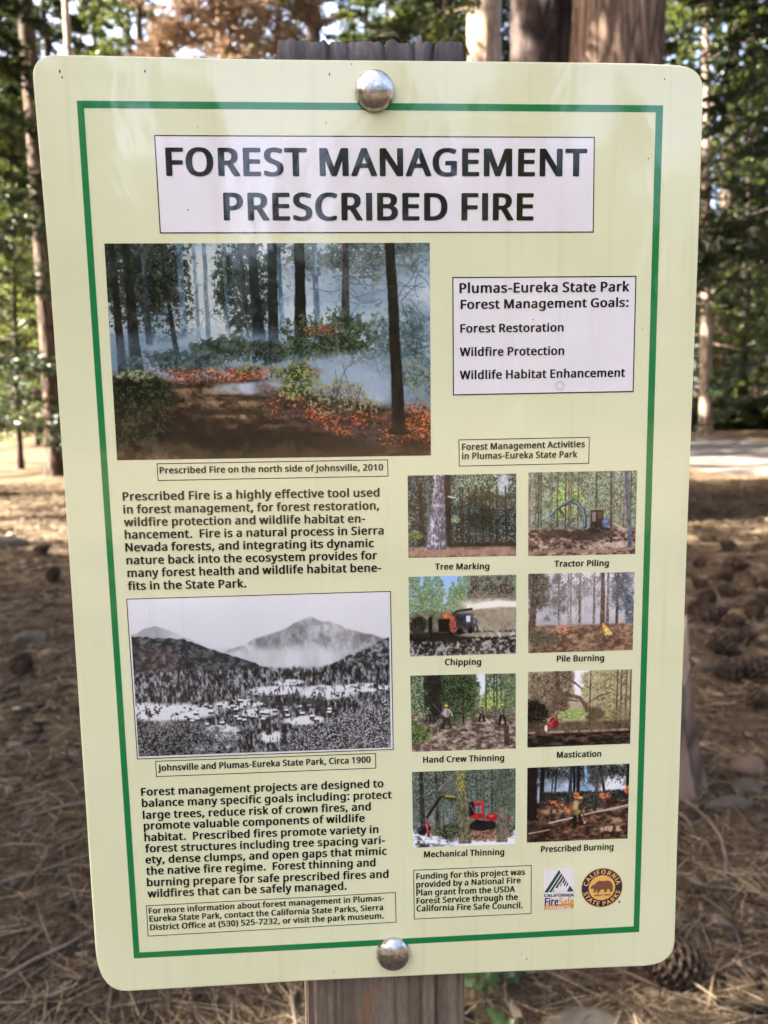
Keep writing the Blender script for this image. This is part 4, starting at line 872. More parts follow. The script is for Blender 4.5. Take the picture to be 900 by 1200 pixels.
def mat_post():
    s = NT('weathered_post_wood')
    f = s.noise(s.coord((90, 90, 4)), 1.0, 6, 0.65, 0.8)
    g = s.noise(s.coord((260, 260, 60)), 1.6, 4, 0.7)
    k = s.math('ADD', s.math('MULTIPLY', f, 0.65), s.math('MULTIPLY', g, 0.35))
    lo = s.ramp(k, [(0.3, (0.07, 0.052, 0.038)), (0.5, (0.16, 0.12, 0.086)), (0.72, (0.29, 0.23, 0.17))])
    hi = s.ramp(k, [(0.3, (0.04, 0.036, 0.036)), (0.5, (0.10, 0.09, 0.088)), (0.72, (0.19, 0.17, 0.165))])
    c = s.n('TexCoord'); sp = s.n('SeparateXYZ'); s.l(c.outputs['Object'], sp.inputs[0])
    w = s.n('MapRange'); s.l(sp.outputs[2], w.inputs[0]); w.inputs[1].default_value = 1.0; w.inputs[2].default_value = 1.38
    col = s.mix(lo, hi, w.outputs[0])
    rust = s.math('GREATER_THAN', s.noise(s.coord((30, 30, 12)), 1.6, 2, 0.4), 0.68)
    col = s.mix(col, (0.26, 0.12, 0.05, 1), s.math('MULTIPLY', rust, 0.5))
    s.principled(col, 0.92, 0, s.bump(k, 0.8, 0.0022), spec=0.2)
    return s.m


M['steel'] = mat_steel()
M['post'] = mat_post()
PY = 0.0475                                            # the post's centre behind the sign plane
sign = empty('information_sign', (0, PY, 0))
tag(sign, 'cream forest management sign with green border bolted to a weathered wooden post', 'sign')


def Lp(x, z, layer=0.0):
    """sign-plane millimetres -> the sign's own frame; layer counts print layers towards the viewer"""
    return (x / 1000, -PY - layer * 0.00010, Z0 + z / 1000)


# plate outline with rounded corners
def plate_outline():
    P = PLATE
    pts = []
    sides = [P['left'], P['bottom'], P['right'], P['top']]
    for i, s in enumerate(sides):
        pts += s
        a, b = s[-1], sides[(i + 1) % 4][0]
        c = ((a[0] if i % 2 == 0 else b[0]), (b[1] if i % 2 == 0 else a[1]))
        for k in range(1, 9):
            t = k / 9
            w0, w1, w2 = (1 - t) ** 2, 2 * t * (1 - t), t * t
            pts.append((w0 * a[0] + w1 * c[0] + w2 * b[0], w0 * a[1] + w1 * c[1] + w2 * b[1]))
    return pts


def build_plate():
    o = plate_outline()
    n = len(o)
    rings = []
    for inset, y in ((0.55, 0.0), (0.12, 0.0001), (0.0, 0.0006), (0.0, 0.0020), (0.3, 0.0023)):
        rings.append([((x * (1 - inset / 152)) / 1000, -PY + y, Z0 + z * (1 - inset / 229) / 1000) for x, z in o])
    V = [v for r in rings for v in r]
    F = [tuple(range(n))]
    mi = [0]
    for k in range(4):
        for i in range(n):
            j = (i + 1) % n
            F.append((k * n + i, (k + 1) * n + i, (k + 1) * n + j, k * n + j)); mi.append(0 if k == 0 else 1)
    F.append(tuple(range(5 * n - 1, 4 * n - 1, -1))); mi.append(1)
    return mesh_py('sign_panel', V, F, [M['p_cream'], M['edge']], mi)


panel = link('sign_panel', build_plate(), sign)
tag(panel, 'cream laminated sign panel with rounded corners')


def quad(name, q, layer, mat, parent=panel, uv=False, label=None):
    me = mesh_py(name, [Lp(*p, layer) for p in (q[3], q[2], q[1], q[0])], [(0, 1, 2, 3)], mat)
    if uv:
        l = me.uv_layers.new(name='uv')
        for i, c in enumerate(((0, 0), (1, 0), (1, 1), (0, 1))): l.data[i].uv = c
    o = link(name, me, parent)
    if label: o['label'] = label
    return o


def outline(name, q, t, layer, mat, inner=None, parent=panel, label=None):
    cx = sum(p[0] for p in q) / 4; cz = sum(p[1] for p in q) / 4
    if inner is None:
        inner = [(x - math.copysign(t, x - cx), z - math.copysign(t, z - cz)) for x, z in q]
    V = [Lp(*p, layer) for p in q] + [Lp(*p, layer) for p in inner]
    F = [(i, 4 + i, 4 + (i + 1) % 4, (i + 1) % 4) for i in range(4)]
    o = link(name, mesh_py(name, V, F, mat), parent)
    if label: o['label'] = label
    return o


def text_width(s):
    x = 0; ink0 = None; ink1 = 0
    for ch in s:
        adv, L = GLYPHS[ch]
        if L:
            xs = [v for l in L for v in l[::2]]
            if ink0 is None: ink0 = x + min(xs)
            ink1 = x + max(xs)
        x += adv
    return ink0, ink1


def fill_loops(loops):
    """closed outlines (holes included) -> vertices and triangles of one flat fill"""
    cu = bpy.data.curves.new('outline', 'CURVE'); cu.dimensions = '2D'; cu.fill_mode = 'BOTH'
    for lp in loops:
        sp = cu.splines.new('POLY'); sp.points.add(len(lp) - 1); sp.use_cyclic_u = True
        sp.points.foreach_set('co', [c for x, z in lp for c in (x, z, 0, 1)])
    ob = bpy.data.objects.new('outline', cu); COL.objects.link(ob)
    me = bpy.data.meshes.new_from_object(ob.evaluated_get(bpy.context.evaluated_depsgraph_get()))
    V = [(v.co[0], v.co[1]) for v in me.vertices]; F = [tuple(p.vertices) for p in me.polygons]
    bpy.data.objects.remove(ob); bpy.data.curves.remove(cu); bpy.data.meshes.remove(me)
    return V, F


GLYPH_FILL = {ch: fill_loops([[(l[i] / 100, l[i + 1] / 100) for i in range(0, len(l), 2)] for l in L]) if L else ([], []) for ch, (adv, L) in GLYPHS.items()}


def flat_shape(name, V, F, mat, parent, layer, label=None):
    o = link(name, mesh_py(name, [Lp(x, z, layer) for x, z in V], F, mat), parent)
    if label: o['label'] = label
    return o


def flat_splines(name, loops, mat, parent, layer, label=None):
    V, F = fill_loops(loops)
    return flat_shape(name, V, F, mat, parent, layer, label)


def flat_text(name, parts, mat, parent, layer, label=None):
    V = []; F = []
    for v, f in parts:
        b = len(V); V += v; F += [tuple(i + b for i in q) for q in f]
    return flat_shape(name, V, F, mat, parent, layer, label)


def line_text(s, a, b, cap):
    i0, i1 = text_width(s)
    dx, dz = b[0] - a[0], b[1] - a[1]
    ln = math.hypot(dx, dz); ux, uz = dx / ln, dz / ln
    k = ln / (i1 - i0) * 100; ky = cap / 5.95
    V = []; F = []; x = -i0 / 100
    for ch in s:
        v, f = GLYPH_FILL[ch]; n = len(V)
        V += [(a[0] + (x + p) * k * ux - q * ky * uz, a[1] + (x + p) * k * uz + q * ky * ux) for p, q in v]
        F += [tuple(i + n for i in t) for t in f]
        x += GLYPHS[ch][0] / 100
    return V, F


outline('green_border', QUADS['border_outer'], 0, 1, M['p_green'], QUADS['border_inner'], label='green border line round the sign')
quad('title_panel', QUADS['title_box'], 1, M['p_white'], label='white title panel with a thin black outline')
outline('panel_outline', QUADS['title_box'], 0.45, 2, M['p_ink'])
quad('goals_panel', QUADS['goals_box'], 1, M['p_white'], label='white panel listing the park goals')
outline('panel_outline', QUADS['goals_box'], 0.5, 2, M['p_ink'])
for k in ('main_caption_box', 'activities_box', 'funding_box', 'valley_caption_box', 'info_box'):
    outline('panel_outline', QUADS[k], 0.38, 1, M['p_ink'])
quad('photo_margin', QUADS['valley_frame'], 1, M['p_white'])
outline('photo_outline', QUADS['valley_frame'], 0.38, 2, M['p_ink'])
for k, fn, lab in (('main_photo', pic_main, 'large printed photograph of a forest floor burning among dark trunks'),
                   ('valley_photo', pic_valley, 'black and white printed photograph of a mountain valley'),
                   ('tree_marking', pic_tree_marking, 'printed photograph of a big pale trunk'),
                   ('tractor_piling', pic_tractor, 'printed photograph of an excavator among trees'),
                   ('chipping', pic_chipping, 'printed photograph of a wood chipper and its dust'),
                   ('pile_burning', pic_pile, 'printed photograph of small fires in smoke'),
                   ('hand_crew', pic_crew, 'printed photograph of workers in yellow helmets'),
                   ('mastication', pic_mastication, 'printed photograph of a hazy wood with a red machine'),
                   ('mechanical', pic_mechanical, 'printed photograph of a red harvester in snow'),
                   ('prescribed', pic_prescribed, 'printed photograph of a firefighter walking past flames')):
    quad('photograph', QUADS[k], 3 if k == 'valley_photo' else 1, mat_print('print_' + k, image=fn()), uv=True, label=lab)

groups = {}
for g, s, a, b, cap in LINES:
    groups.setdefault(g, []).append((s, a, b, cap))
for g, ls in groups.items():
    if g.startswith('logo'): continue
    if g == 'photo_caption' or g == 'title':
        for s, a, b, cap in ls:
            flat_text('lettering', [line_text(s, a, b, cap)], M['p_ink'], panel, 3, 'black words "%s"' % s)
    else:
        lp = []
        for s, a, b, cap in ls: lp.append(line_text(s, a, b, cap))
        flat_text('lettering', lp, M['p_ink'], panel, 3, 'black lettering beginning "%s"' % ls[0][0])

# council logo: card, striped triangle, words
logo = quad('council_logo', QUADS['logo_card'], 1, M['p_white'], label='small white council logo with a striped green triangle')
tA, tL, tR = (89.71, -171.2), (82.03, -183.6), (97.9, -183.9)
def tri_pt(a, b, t): return (a[0] + (b[0] - a[0]) * t, a[1] + (b[1] - a[1]) * t)
bands = []
for s0, s1 in ((0, .12), (.155, .24), (.275, .35), (.385, .45), (.49, .545), (.585, .64)):
    bands.append([tri_pt(tL, tR, s0), tri_pt(tL, tR, s1), tri_pt(tR, tA, 1 - s1), tri_pt(tR, tA, 1 - s0)])
bands.append([tri_pt(tL, tR, .76), tR, (95.6, -180.4)])
flat_splines('logo_triangle', bands, M['p_dkgreen'], panel, 2)
flat_splines('logo_flame', [[(87.0, -183.6), (87.8, -181.0), (89.2, -182.0), (89.9, -179.2), (90.9, -180.8), (91.4, -178.2), (92.6, -180.6), (93.4, -179.6), (94.2, -183.7)]], M['p_white'], panel, 3)
bar = quad('logo_bar', [(82.1, -191.0), (98.0, -190.7), (98.0, -193.6), (82.1, -193.6)], 2, M['p_orange'])
for g, mt in (('logo_green', 'p_dkgreen'), ('logo_navy', 'p_navy'), ('logo_orange', 'p_orange'), ('logo_cream', 'p_white')):
    lp = []
    for s, a, b, cap in groups[g]: lp.append(line_text(s, a, b, cap))
    flat_text('logo_lettering', lp, M[mt], panel, 4)

# round park seal
SX, SZ = 113.0, -182.6
def circle(r, n=56, cx=SX, cz=SZ): return [(cx + r * math.cos(2 * math.pi * i / n), cz + r * math.sin(2 * math.pi * i / n)) for i in range(n)]
flat_splines('park_seal', [circle(11.15)], M['p_navy'], panel, 1, 'round navy seal with a brown bear on gold')
flat_splines('seal_rim', [circle(11.2), circle(10.9)], M['p_orange'], panel, 2)
flat_splines('seal_centre', [circle(7.15)], M['p_gold'], panel, 2)
bear = [(497, 215), (520, 190), (540, 183), (552, 165), (575, 153), (602, 160), (640, 155), (670, 162), (690, 190), (697, 225), (692, 262), (664, 262), (672, 243), (650, 234), (640, 262), (613, 262), (626, 243), (597, 234), (582, 250), (575, 266), (552, 266), (562, 244), (548, 238), (541, 262), (521, 262), (530, 240), (525, 226), (505, 228)]
flat_splines('seal_bear', [[(SX + (x - 600) * .0615, SZ - (y - 222) * .0615) for x, y in bear]], M['p_brown'], panel, 3)
def arc_text(s, r, a0, a1, h, top=True):
    """letters along a ring from angle a0 to a1 (degrees)"""
    i0, i1 = text_width(s); tot = i1 - i0; x = -i0; k = h / 572; V = []; F = []
    for ch in s:
        adv = GLYPHS[ch][0]; v, f = GLYPH_FILL[ch]; n = len(V)
        th = R(a0 + (a1 - a0) * (x + adv / 2) / tot)
        rr = r - h / 2 if top else r + h / 2
        ex = (math.sin(th), -math.cos(th)) if top else (-math.sin(th), math.cos(th))
        ey = (math.cos(th), math.sin(th)) if top else (-math.cos(th), -math.sin(th))
        o = (SX + rr * math.cos(th), SZ + rr * math.sin(th))
        V += [(o[0] + (p * 100 - adv / 2) * k * ex[0] + q * 100 * k * ey[0], o[1] + (p * 100 - adv / 2) * k * ex[1] + q * 100 * k * ey[1]) for p, q in v]
        F += [tuple(i + n for i in t) for t in f]
        x += adv
    return V, F


flat_text('seal_lettering', [arc_text('CALIFORNIA', 9.05, 172, 8, 2.3), arc_text('STATE PARKS', 9.05, 192, 348, 2.3, False)], M['p_gold'], panel, 3)
flat_text('seal_lettering', [line_text('SINCE 1864', (SX - 4.4, SZ - 4.6), (SX + 4.6, SZ - 4.5), 0.9)], M['p_ink'], panel, 3)
flat_text('registered_mark', [fill_loops([circle(.75, 20, 122.67, -191.3), circle(.55, 20, 122.67, -191.3)]), line_text('R', (122.4, -191.65), (122.95, -191.65), .7)], M['p_ink'], panel, 1)
flat_splines('smudge', [circle(2.1, 26, 86.1, 81.2), circle(1.75, 26, 86.1, 81.2)], M['p_smudge'], panel, 3, 'faint round scuff mark')
# small chips in the laminate
rg = random.Random(5)
for i, (x, z, s) in enumerate(((-141.5, 222, .9), (-140.6, 219.6, .8), (-104.2, 222.3, .8), (-22, 221.9, .9), (-12, 226.3, .5), (133, 221, .7), (17, 109, .45), (-88, 163, .5), (72.5, 112.6, .5), (126, 108, .4), (73, -221.5, .6), (70, -218.5, .4), (-82, 199, .4), (-30, -222.5, .5), (126.5, 186, .5), (-24, 201, .4))):
    lp = [(x + s * .5 * math.cos(a) * rg.uniform(.5, 1), z + s * math.sin(a) * rg.uniform(.5, 1)) for a in [k * math.pi / 4 for k in range(8)]]
    flat_splines('laminate_chip', [lp], M['p_ink'], panel, 2)


def lathe(name, prof, n, mat, axis='-Y', c=(0, 0, 0)):
    V = []; F = []
    for r, h in prof:
        for i in range(n):
            a = 2 * math.pi * i / n
            V.append((c[0] + r * math.cos(a), c[1] - h, c[2] + r * math.sin(a)))
    for k in range(len(prof) - 1):
        for i in range(n):
            j = (i + 1) % n; F.append((k * n + i, k * n + j, (k + 1) * n + j, (k + 1) * n + i))
    V.append((c[0], c[1] - prof[-1][1], c[2])); t = len(V) - 1; k = len(prof) - 1
    for i in range(n): F.append((k * n + i, k * n + (i + 1) % n, t))
    return mesh_py(name, V, F, mat, smooth=True)


for cx, cz, r, hh in ((-1.65, 214.6, 9.0, 5.2), (1.54, -213.6, 9.0, 4.8)):
    prof = [(r * 1.0 / 1000, -0.0002), (r / 1000, 0.0009)] + [(r * math.cos(a) / 1000, 0.0009 + hh * math.sin(a) / 1000) for a in [math.pi / 2 * k / 14 for k in range(1, 14)]]
    b = link('carriage_bolt', lathe('carriage_bolt', prof, 48, M['steel'], c=(0, 0, 0)), sign)
    b.location = (cx / 1000, -PY - 0.0005, Z0 + cz / 1000)
    b['label'] = 'domed steel bolt head at the %s of the sign' % ('top' if cz > 0 else 'bottom')


def build_post():
    """square post with grain grooves that run its length, weather cracks and a rough sawn top"""
    rng = np.random.default_rng(4)
    h = 0.0435; n = 72
    ring = []
    for s in range(4):
        for i in range(n):
            t = -h + 2 * h * i / n
            ring.append([(t, -h), (h, t), (-t, h), (-h, -t)][s])
    ring = np.array(ring); N = len(ring)
    for i in range(N):   # rounded arrises
        c = np.minimum(np.abs(ring[i, 0]), np.abs(ring[i, 1])); e = np.clip((c - h + .004) / .004, 0, 1)
        ring[i] *= 1 - .03 * e * e
    depth = rng.random(N) * .0006
    for c in list(rng.integers(0, N, 34)) + [10, 17, 27, 41, 52, 60]:
        w = rng.integers(1, 2); d = rng.uniform(.0012, .0038)
        for k in range(-w, w + 1): depth[(c + k) % N] += d * (1 if k == 0 else .3)
    zs = np.concatenate([np.linspace(-.35, Z0 + .15, 50), np.linspace(Z0 + .16, Z0 + .2385, 12)])
    ed = np.sort(rng.integers(0, N, 46)); cols = rng.uniform(-.0011, .0003, 47)[np.searchsorted(ed, np.arange(N))] * (rng.random(N) < .93) + rng.uniform(-.0003, .0003, N)
    nx = np.where(np.abs(ring[:, 0]) > np.abs(ring[:, 1]), np.sign(ring[:, 0]), 0)[:, None]; ny = np.where(np.abs(ring[:, 0]) > np.abs(ring[:, 1]), 0, np.sign(ring[:, 1]))[:, None]
    nrm = np.concatenate([nx, ny], 1)
    V = []
    for j, z in enumerate(zs):
        w = depth * (0.75 + 0.35 * np.sin(z * 9 + np.arange(N) * 1.7)) + rng.random(N) * .0002
        if j == len(zs) - 1: w = w + np.abs(cols) * .5
        p = ring - nrm * w[:, None]
        zz = z + (cols if j == len(zs) - 1 else 0) * np.ones(N)
        V.append(np.concatenate([p, zz[:, None]], 1))
    top = V[-1].copy(); top[:, :2] *= .9; top[:, 2] -= .001; V.append(top)
    top = top.copy(); top[:, :2] *= .4; top[:, 2] = Z0 + .2365; V.append(top)
    V = np.concatenate(V); K = len(zs) + 2
    i = np.arange(N); j = (i + 1) % N
    F = np.concatenate([np.stack([k * N + i, k * N + j, (k + 1) * N + j, (k + 1) * N + i], 1) for k in range(K - 1)])
    me = mesh_np('wooden_post', V, F, M['post'])
    return me


post = link('wooden_post', build_post(), sign)
post.location = (-0.0026, 0.0, 0)
post['label'] = 'square weathered wooden post with cracked sawn top'


# ------------------------------------------------------------ ground and path
M['ground'] = mat_ground()
M['gravel'] = mat_gravel()


def grid_ground():
    a = np.concatenate([-np.geomspace(400, 8, 40), np.linspace(-7.6, 7.6, 130), np.geomspace(8, 400, 40)])
    X, Y = np.meshgrid(a, a + 2.0)
    rng = np.random.default_rng(1)
    near = np.clip(1 - np.hypot(X, Y - 2) / 9, 0, 1)
    Z = ground_z(X, Y) + near * rng.normal(0, .004, X.shape)
    n = len(a); V = np.stack([X.ravel(), Y.ravel(), Z.ravel()], 1)
    i, j = np.meshgrid(np.arange(n - 1), np.arange(n - 1)); q = (j * n + i).ravel()
    return mesh_np('forest_floor', V, np.stack([q, q + 1, q + n + 1, q + n], 1), M['ground'], smooth=True)


tag(link('forest_floor', grid_ground()), kind='structure')


def build_path():
    ctr = [(20, -6, 3.2), (15, 3, 3.2), (10.5, 10.5, 3.6), (8.2, 16, 4.0), (6.6, 22, 3.6), (3.5, 32, 2.8), (-2, 46, 2.6), (-10, 64, 2.6)]
    P = []
    for (x0, y0, w0), (x1, y1, w1) in zip(ctr, ctr[1:]):
        for k in range(14):
            t = k / 14; P.append((x0 + (x1 - x0) * t, y0 + (y1 - y0) * t, w0 + (w1 - w0) * t))
    P = np.array(P); 
    for _ in range(12): P[1:-1] = (P[:-2] + 2 * P[1:-1] + P[2:]) / 4
    d = np.gradient(P[:, :2], axis=0); d /= np.linalg.norm(d, axis=1)[:, None]; nrm = np.stack([-d[:, 1], d[:, 0]], 1)
    rng = np.random.default_rng(2); m = 13
    V = []
    for i in range(len(P)):
        for k in range(m):
            s = (k / (m - 1) * 2 - 1); w = P[i, 2] + (rng.uniform(-.25, .25) if k in (0, m - 1) else 0)
            x, y = P[i, :2] + nrm[i] * s * w
            V.append((x, y, ground_z(x, y) + (.03 if 0 < k < m - 1 else -.012)))
    F = [(i * m + k, i * m + k + 1, (i + 1) * m + k + 1, (i + 1) * m + k) for i in range(len(P) - 1) for k in range(m - 1)]
    return mesh_py('gravel_path', V, F, M['gravel'], smooth=True)


tag(link('gravel_path', build_path()), kind='structure')


def on_path(x, y):
    for a, b in zip(((20, -6), (15, 3), (10.5, 10.5), (8.2, 16), (6.6, 22), (3.5, 32), (-2, 46)), ((15, 3), (10.5, 10.5), (8.2, 16), (6.6, 22), (3.5, 32), (-2, 46), (-10, 64))):
        dx, dy = b[0] - a[0], b[1] - a[1]
        t = min(1, max(0, ((x - a[0]) * dx + (y - a[1]) * dy) / (dx * dx + dy * dy)))
        if math.hypot(x - a[0] - t * dx, y - a[1] - t * dy) < 4.6: return True
    return False


# ------------------------------------------------------------ trees
def vnoise(rng, nx, ny, x, y):
    g = rng.random((ny + 1, nx)); xi = np.floor(x).astype(int); yi = np.floor(y).astype(int); fx = x - xi; fy = y - yi
    fx = fx * fx * (3 - 2 * fx); fy = fy * fy * (3 - 2 * fy)
    a = g[np.clip(yi, 0, ny), xi % nx]; b = g[np.clip(yi, 0, ny), (xi + 1) % nx]; c = g[np.clip(yi + 1, 0, ny), xi % nx]; d = g[np.clip(yi + 1, 0, ny), (xi + 1) % nx]
    return (a * (1 - fx) + b * fx) * (1 - fy) + (c * (1 - fx) + d * fx) * fy


def trunk_mesh(name, H, r0, seed, sides=14, rows=26, furrow=.05, flare=.35, mat='bark_pine', stubs=0, bend=.15, plates=False):
    rng = np.random.default_rng(seed)
    t = np.linspace(0, 1, rows) ** 1.25; z = -.35 + t * (H + .35)
    r = r0 * ((1 - t) ** .75 * .93 + .05) * (1 + flare * np.exp(-np.maximum(z, 0) / (r0 * 2.2)))
    A = np.linspace(0, 2 * np.pi, sides, endpoint=False)
    AA, ZZ = np.meshgrid(A, z)
    nx = max(5, sides // 3); f = vnoise(rng, nx, 60, AA / (2 * np.pi) * nx, np.clip(ZZ / (H / 40), 0, 58))
    if plates:
        n2 = sides // 4; f2 = vnoise(rng, n2, 200, AA / (2 * np.pi) * n2 + 0.6 * f, np.clip(ZZ * 4.0, 0, 198)); f = .35 * f + .65 * np.clip((f2 - .38) * 5, 0, 1)
    rr = r[:, None] * (1 + furrow * (f - .5) * 2)
    bx = bend * np.sin(t * 2.2 + seed) - bend * np.sin(seed); by = bend * np.sin(t * 1.7 + seed * 2.1) - bend * np.sin(seed * 2.1)
    V = np.stack([rr * np.cos(AA) + bx[:, None], rr * np.sin(AA) + by[:, None], ZZ], -1).reshape(-1, 3)
    i = np.arange(sides); j = (i + 1) % sides
    F = np.concatenate([np.stack([k * sides + i, k * sides + j, (k + 1) * sides + j, (k + 1) * sides + i], 1) for k in range(rows - 1)])
    Vs = [V]; Fs = [F]; base = len(V)
    for _ in range(stubs):
        zz = rng.uniform(.12, .8) * H; a = rng.uniform(0, 2 * np.pi); L = rng.uniform(.3, 1.3); k = np.interp(zz, z, r); px, py = np.interp(zz, z, bx), np.interp(zz, z, by)
        d = np.array((np.cos(a), np.sin(a), rng.uniform(-.3, .25))); s = np.array((-d[1], d[0], 0)); u = np.array((0, 0, 1.)); w = rng.uniform(.012, .03)
        p0 = np.array((px, py, zz)) + d * k * .7; p1 = p0 + d * L + np.array((0, 0, rng.uniform(-.25, .05)))
        q = [p0 + s * w, p0 + u * w, p0 - s * w, p0 - u * w, p1 + s * w * .3, p1 + u * w * .3, p1 - s * w * .3, p1 - u * w * .3]
        Vs.append(np.array(q)); Fs.append(np.array([(b, (b + 1) % 4, 4 + (b + 1) % 4, 4 + b) for b in range(4)]) + base); base += 8
    return mesh_np(name, np.concatenate(Vs), np.concatenate(Fs), M[mat], smooth=not plates)


def crown_mesh(name, seed, H, cb, Rm, nb, ntw, nlf, leaf=.13, width=.035, droop=.25, rise=.15, shape=1.3, mats=('leaf_fir', 'bark_dark'), hollow=.15, twig=.34, wood=.018, spread=.7):
    rng = np.random.default_rng(seed)
    t = np.sort(rng.random(nb)) ** .9
    z = cb + (H - cb) * t; L = Rm * (1 - t ** shape) * rng.uniform(.5, 1.1, nb) + .25 + .02 * Rm
    az = np.arange(nb) * 2.39996 + rng.uniform(-.5, .5, nb); dr = droop * rng.uniform(.6, 1.5, nb); ri = rise * rng.uniform(.2, 1.6, nb)
    def pos(b, s):
        return np.stack([np.cos(az[b]) * L[b] * s, np.sin(az[b]) * L[b] * s, z[b] + ri[b] * L[b] * s - dr[b] * L[b] * s * s], -1)
    # wood: three-sided tapered branches
    S = np.linspace(0, 1, 5); b = np.repeat(np.arange(nb), 5); s = np.tile(S, nb); c = pos(b, s)
    w = (wood * (.5 + L[b] / Rm) * (1.05 - s))
    side = np.stack([-np.sin(az[b]), np.cos(az[b]), 0 * s], -1); up = np.array((0, 0, 1.))
    Vw = np.stack([c + side * w[:, None], c - side * w[:, None], c + up * w[:, None] * 1.3], 1).reshape(-1, 3)
    Fw = []
    for k in range(nb):
        for q in range(4):
            o = (k * 5 + q) * 3
            for e in range(3): Fw += [(o + e, o + (e + 1) % 3, o + 3 + e), (o + (e + 1) % 3, o + 3 + (e + 1) % 3, o + 3 + e)]
    Fw = np.array(Fw)
    # twigs
    nt = nb * ntw; b = np.repeat(np.arange(nb), ntw); s = hollow + (1 - hollow) * rng.random(nt) ** .8
    P = pos(b, s); sg = rng.choice([-1, 1], nt) * rng.uniform(.4, 1.3, nt); a = az[b] + sg * (1 - .4 * s)
    lt = twig * L[b] * (1.2 - s) + .12; D = np.stack([np.cos(a), np.sin(a), rng.uniform(-.45, .15, nt)], -1); D /= np.linalg.norm(D, axis=1)[:, None]
    ws = .0035 + .004 * lt; sd = np.cross(D, up); sd /= np.linalg.norm(sd, axis=1)[:, None]
    Vt = np.stack([P - sd * ws[:, None], P + sd * ws[:, None], P + D * lt[:, None] * .9], 1).reshape(-1, 3); Ft = np.arange(nt * 3).reshape(-1, 3)
    # leaves
    nl = nt * nlf; k = np.repeat(np.arange(nt), nlf); q = rng.random(nl)
    C = P[k] + D[k] * (lt[k] * q)[:, None]
    d = D[k] * .8 + rng.normal(0, spread, (nl, 3)) * np.array((1, 1, .6)); d /= np.linalg.norm(d, axis=1)[:, None]
    ll = leaf * rng.uniform(.55, 1.35, nl); ww = width * rng.uniform(.6, 1.4, nl)
    s2 = np.cross(d, rng.normal(0, 1, (nl, 3)) * .5 + up); s2 /= np.linalg.norm(s2, axis=1)[:, None] + 1e-9
    Vl = np.stack([C - s2 * ww[:, None] * .5, C + s2 * ww[:, None] * .5 + d * ll[:, None] * .2, C + d * ll[:, None]], 1).reshape(-1, 3)
    Fl = np.arange(nl * 3).reshape(-1, 3)
    V = np.concatenate([Vw, Vt, Vl]); F = np.concatenate([Fw, Ft + len(Vw), Fl + len(Vw) + len(Vt)])
    mi = np.concatenate([np.ones(len(Fw) + len(Ft)), np.zeros(len(Fl))]).astype(int)
    return mesh_np(name, V, F, [M[mats[0]], M[mats[1]]], mi)


def tree(name, x, y, trunk, crown, label, cat='tree', group=None, rz=0.0, scale=1.0):
    e = empty(name, (x, y, float(ground_z(x, y))), rz, scale)
    tag(e, label, cat, group)
    if trunk is not None: link('trunk', trunk, e)
    if crown is not None: link('crown', crown, e)
    return e


TR = dict(
    tall=trunk_mesh('trunk_tall', 25, .30, 1, 16, 30, .06, stubs=26),
    mid=trunk_mesh('trunk_mid', 20, .21, 2, 12, 26, .06, mat='bark_dark', stubs=30),
    slim=trunk_mesh('trunk_slim', 16, .13, 3, 10, 22, .05, mat='bark_pine', stubs=26),
    pale=trunk_mesh('trunk_pale', 18, .17, 4, 12, 26, .06, mat='bark_pale_sunlit', stubs=34),
    sapling=trunk_mesh('trunk_sapling', 6.5, .06, 5, 8, 14, .04, mat='bark_dark'),
)
CR = dict(
    tall=crown_mesh('crown_tall', 1, 26, 6.0, 3.4, 110, 17, 22, .23, .075, .30),
    tall2=crown_mesh('crown_tall2', 2, 26, 3.5, 3.0, 120, 16, 22, .22, .07, .42, mats=('leaf_fir', 'bark_dark')),
    high=crown_mesh('crown_high', 9, 26, 12.5, 3.0, 90, 16, 20, .23, .075, .30),
    mid=crown_mesh('crown_mid', 3, 21, 2.2, 2.8, 120, 16, 22, .20, .065, .35),
    slim=crown_mesh('crown_slim', 4, 17, 2.5, 2.1, 100, 14, 20, .18, .055, .25, mats=('leaf_young', 'bark_dark')),
    dark=crown_mesh('crown_dark', 5, 19, 1.6, 3.2, 140, 18, 24, .19, .06, .45, mats=('leaf_dark_shaded', 'bark_dark')),
    sapling=crown_mesh('crown_sapling', 6, 7, .5, 1.7, 90, 14, 18, .12, .04, .2, mats=('leaf_young', 'bark_dark')),
    bush=crown_mesh('crown_bush', 7, 1.1, .05, 1.2, 60, 12, 16, .09, .045, .1, .5, 2.5, mats=('leaf_fir', 'bark_dark')),
)

# --- trees the photograph lets one point at, and some added for shade
def named(px, depth): x = at(px, depth); return x, depth
x, y = named(712, 8.0)
tree('large_pine', x, y, trunk_mesh('trunk_large', 30, .50, 11, 120, 150, .045, .25, 'bark_big', 6, .05, True),
     crown_mesh('crown_large', 12, 31, 8.5, 6.0, 170, 18, 22, .26, .085, .25), 'large pine with warm brown plated bark behind the right half of the sign top')  # out-of-view crown widened to shade the floor and path
x, y = named(628, 9.6)
tree('dark_pine', x, y, trunk_mesh('trunk_dark', 27, .42, 13, 90, 110, .05, .25, 'bark_dark', 6, .05, True), CR['tall'],
     'dark barked pine standing directly left of the large brown pine', rz=1.0)
x, y = named(566, 15.5)
tree('sunlit_pine', x, y, trunk_mesh('trunk_sunlit', 26, .40, 14, 40, 60, .05, .25, 'bark_pale_sunlit', 10, .05), CR['high'], 'pine trunk with bright sun put into its pale bark left of the dark barked pine', rz=2.0)
x, y = named(385, 19)
tree('slender_dark_tree', x, y, trunk_mesh('trunk_a', 22, .23, 15, 16, 30, .06, mat='bark_dark', stubs=20), CR['high'], 'slender dark trunk rising above the left part of the post', rz=.4)
x, y = named(503, 21)
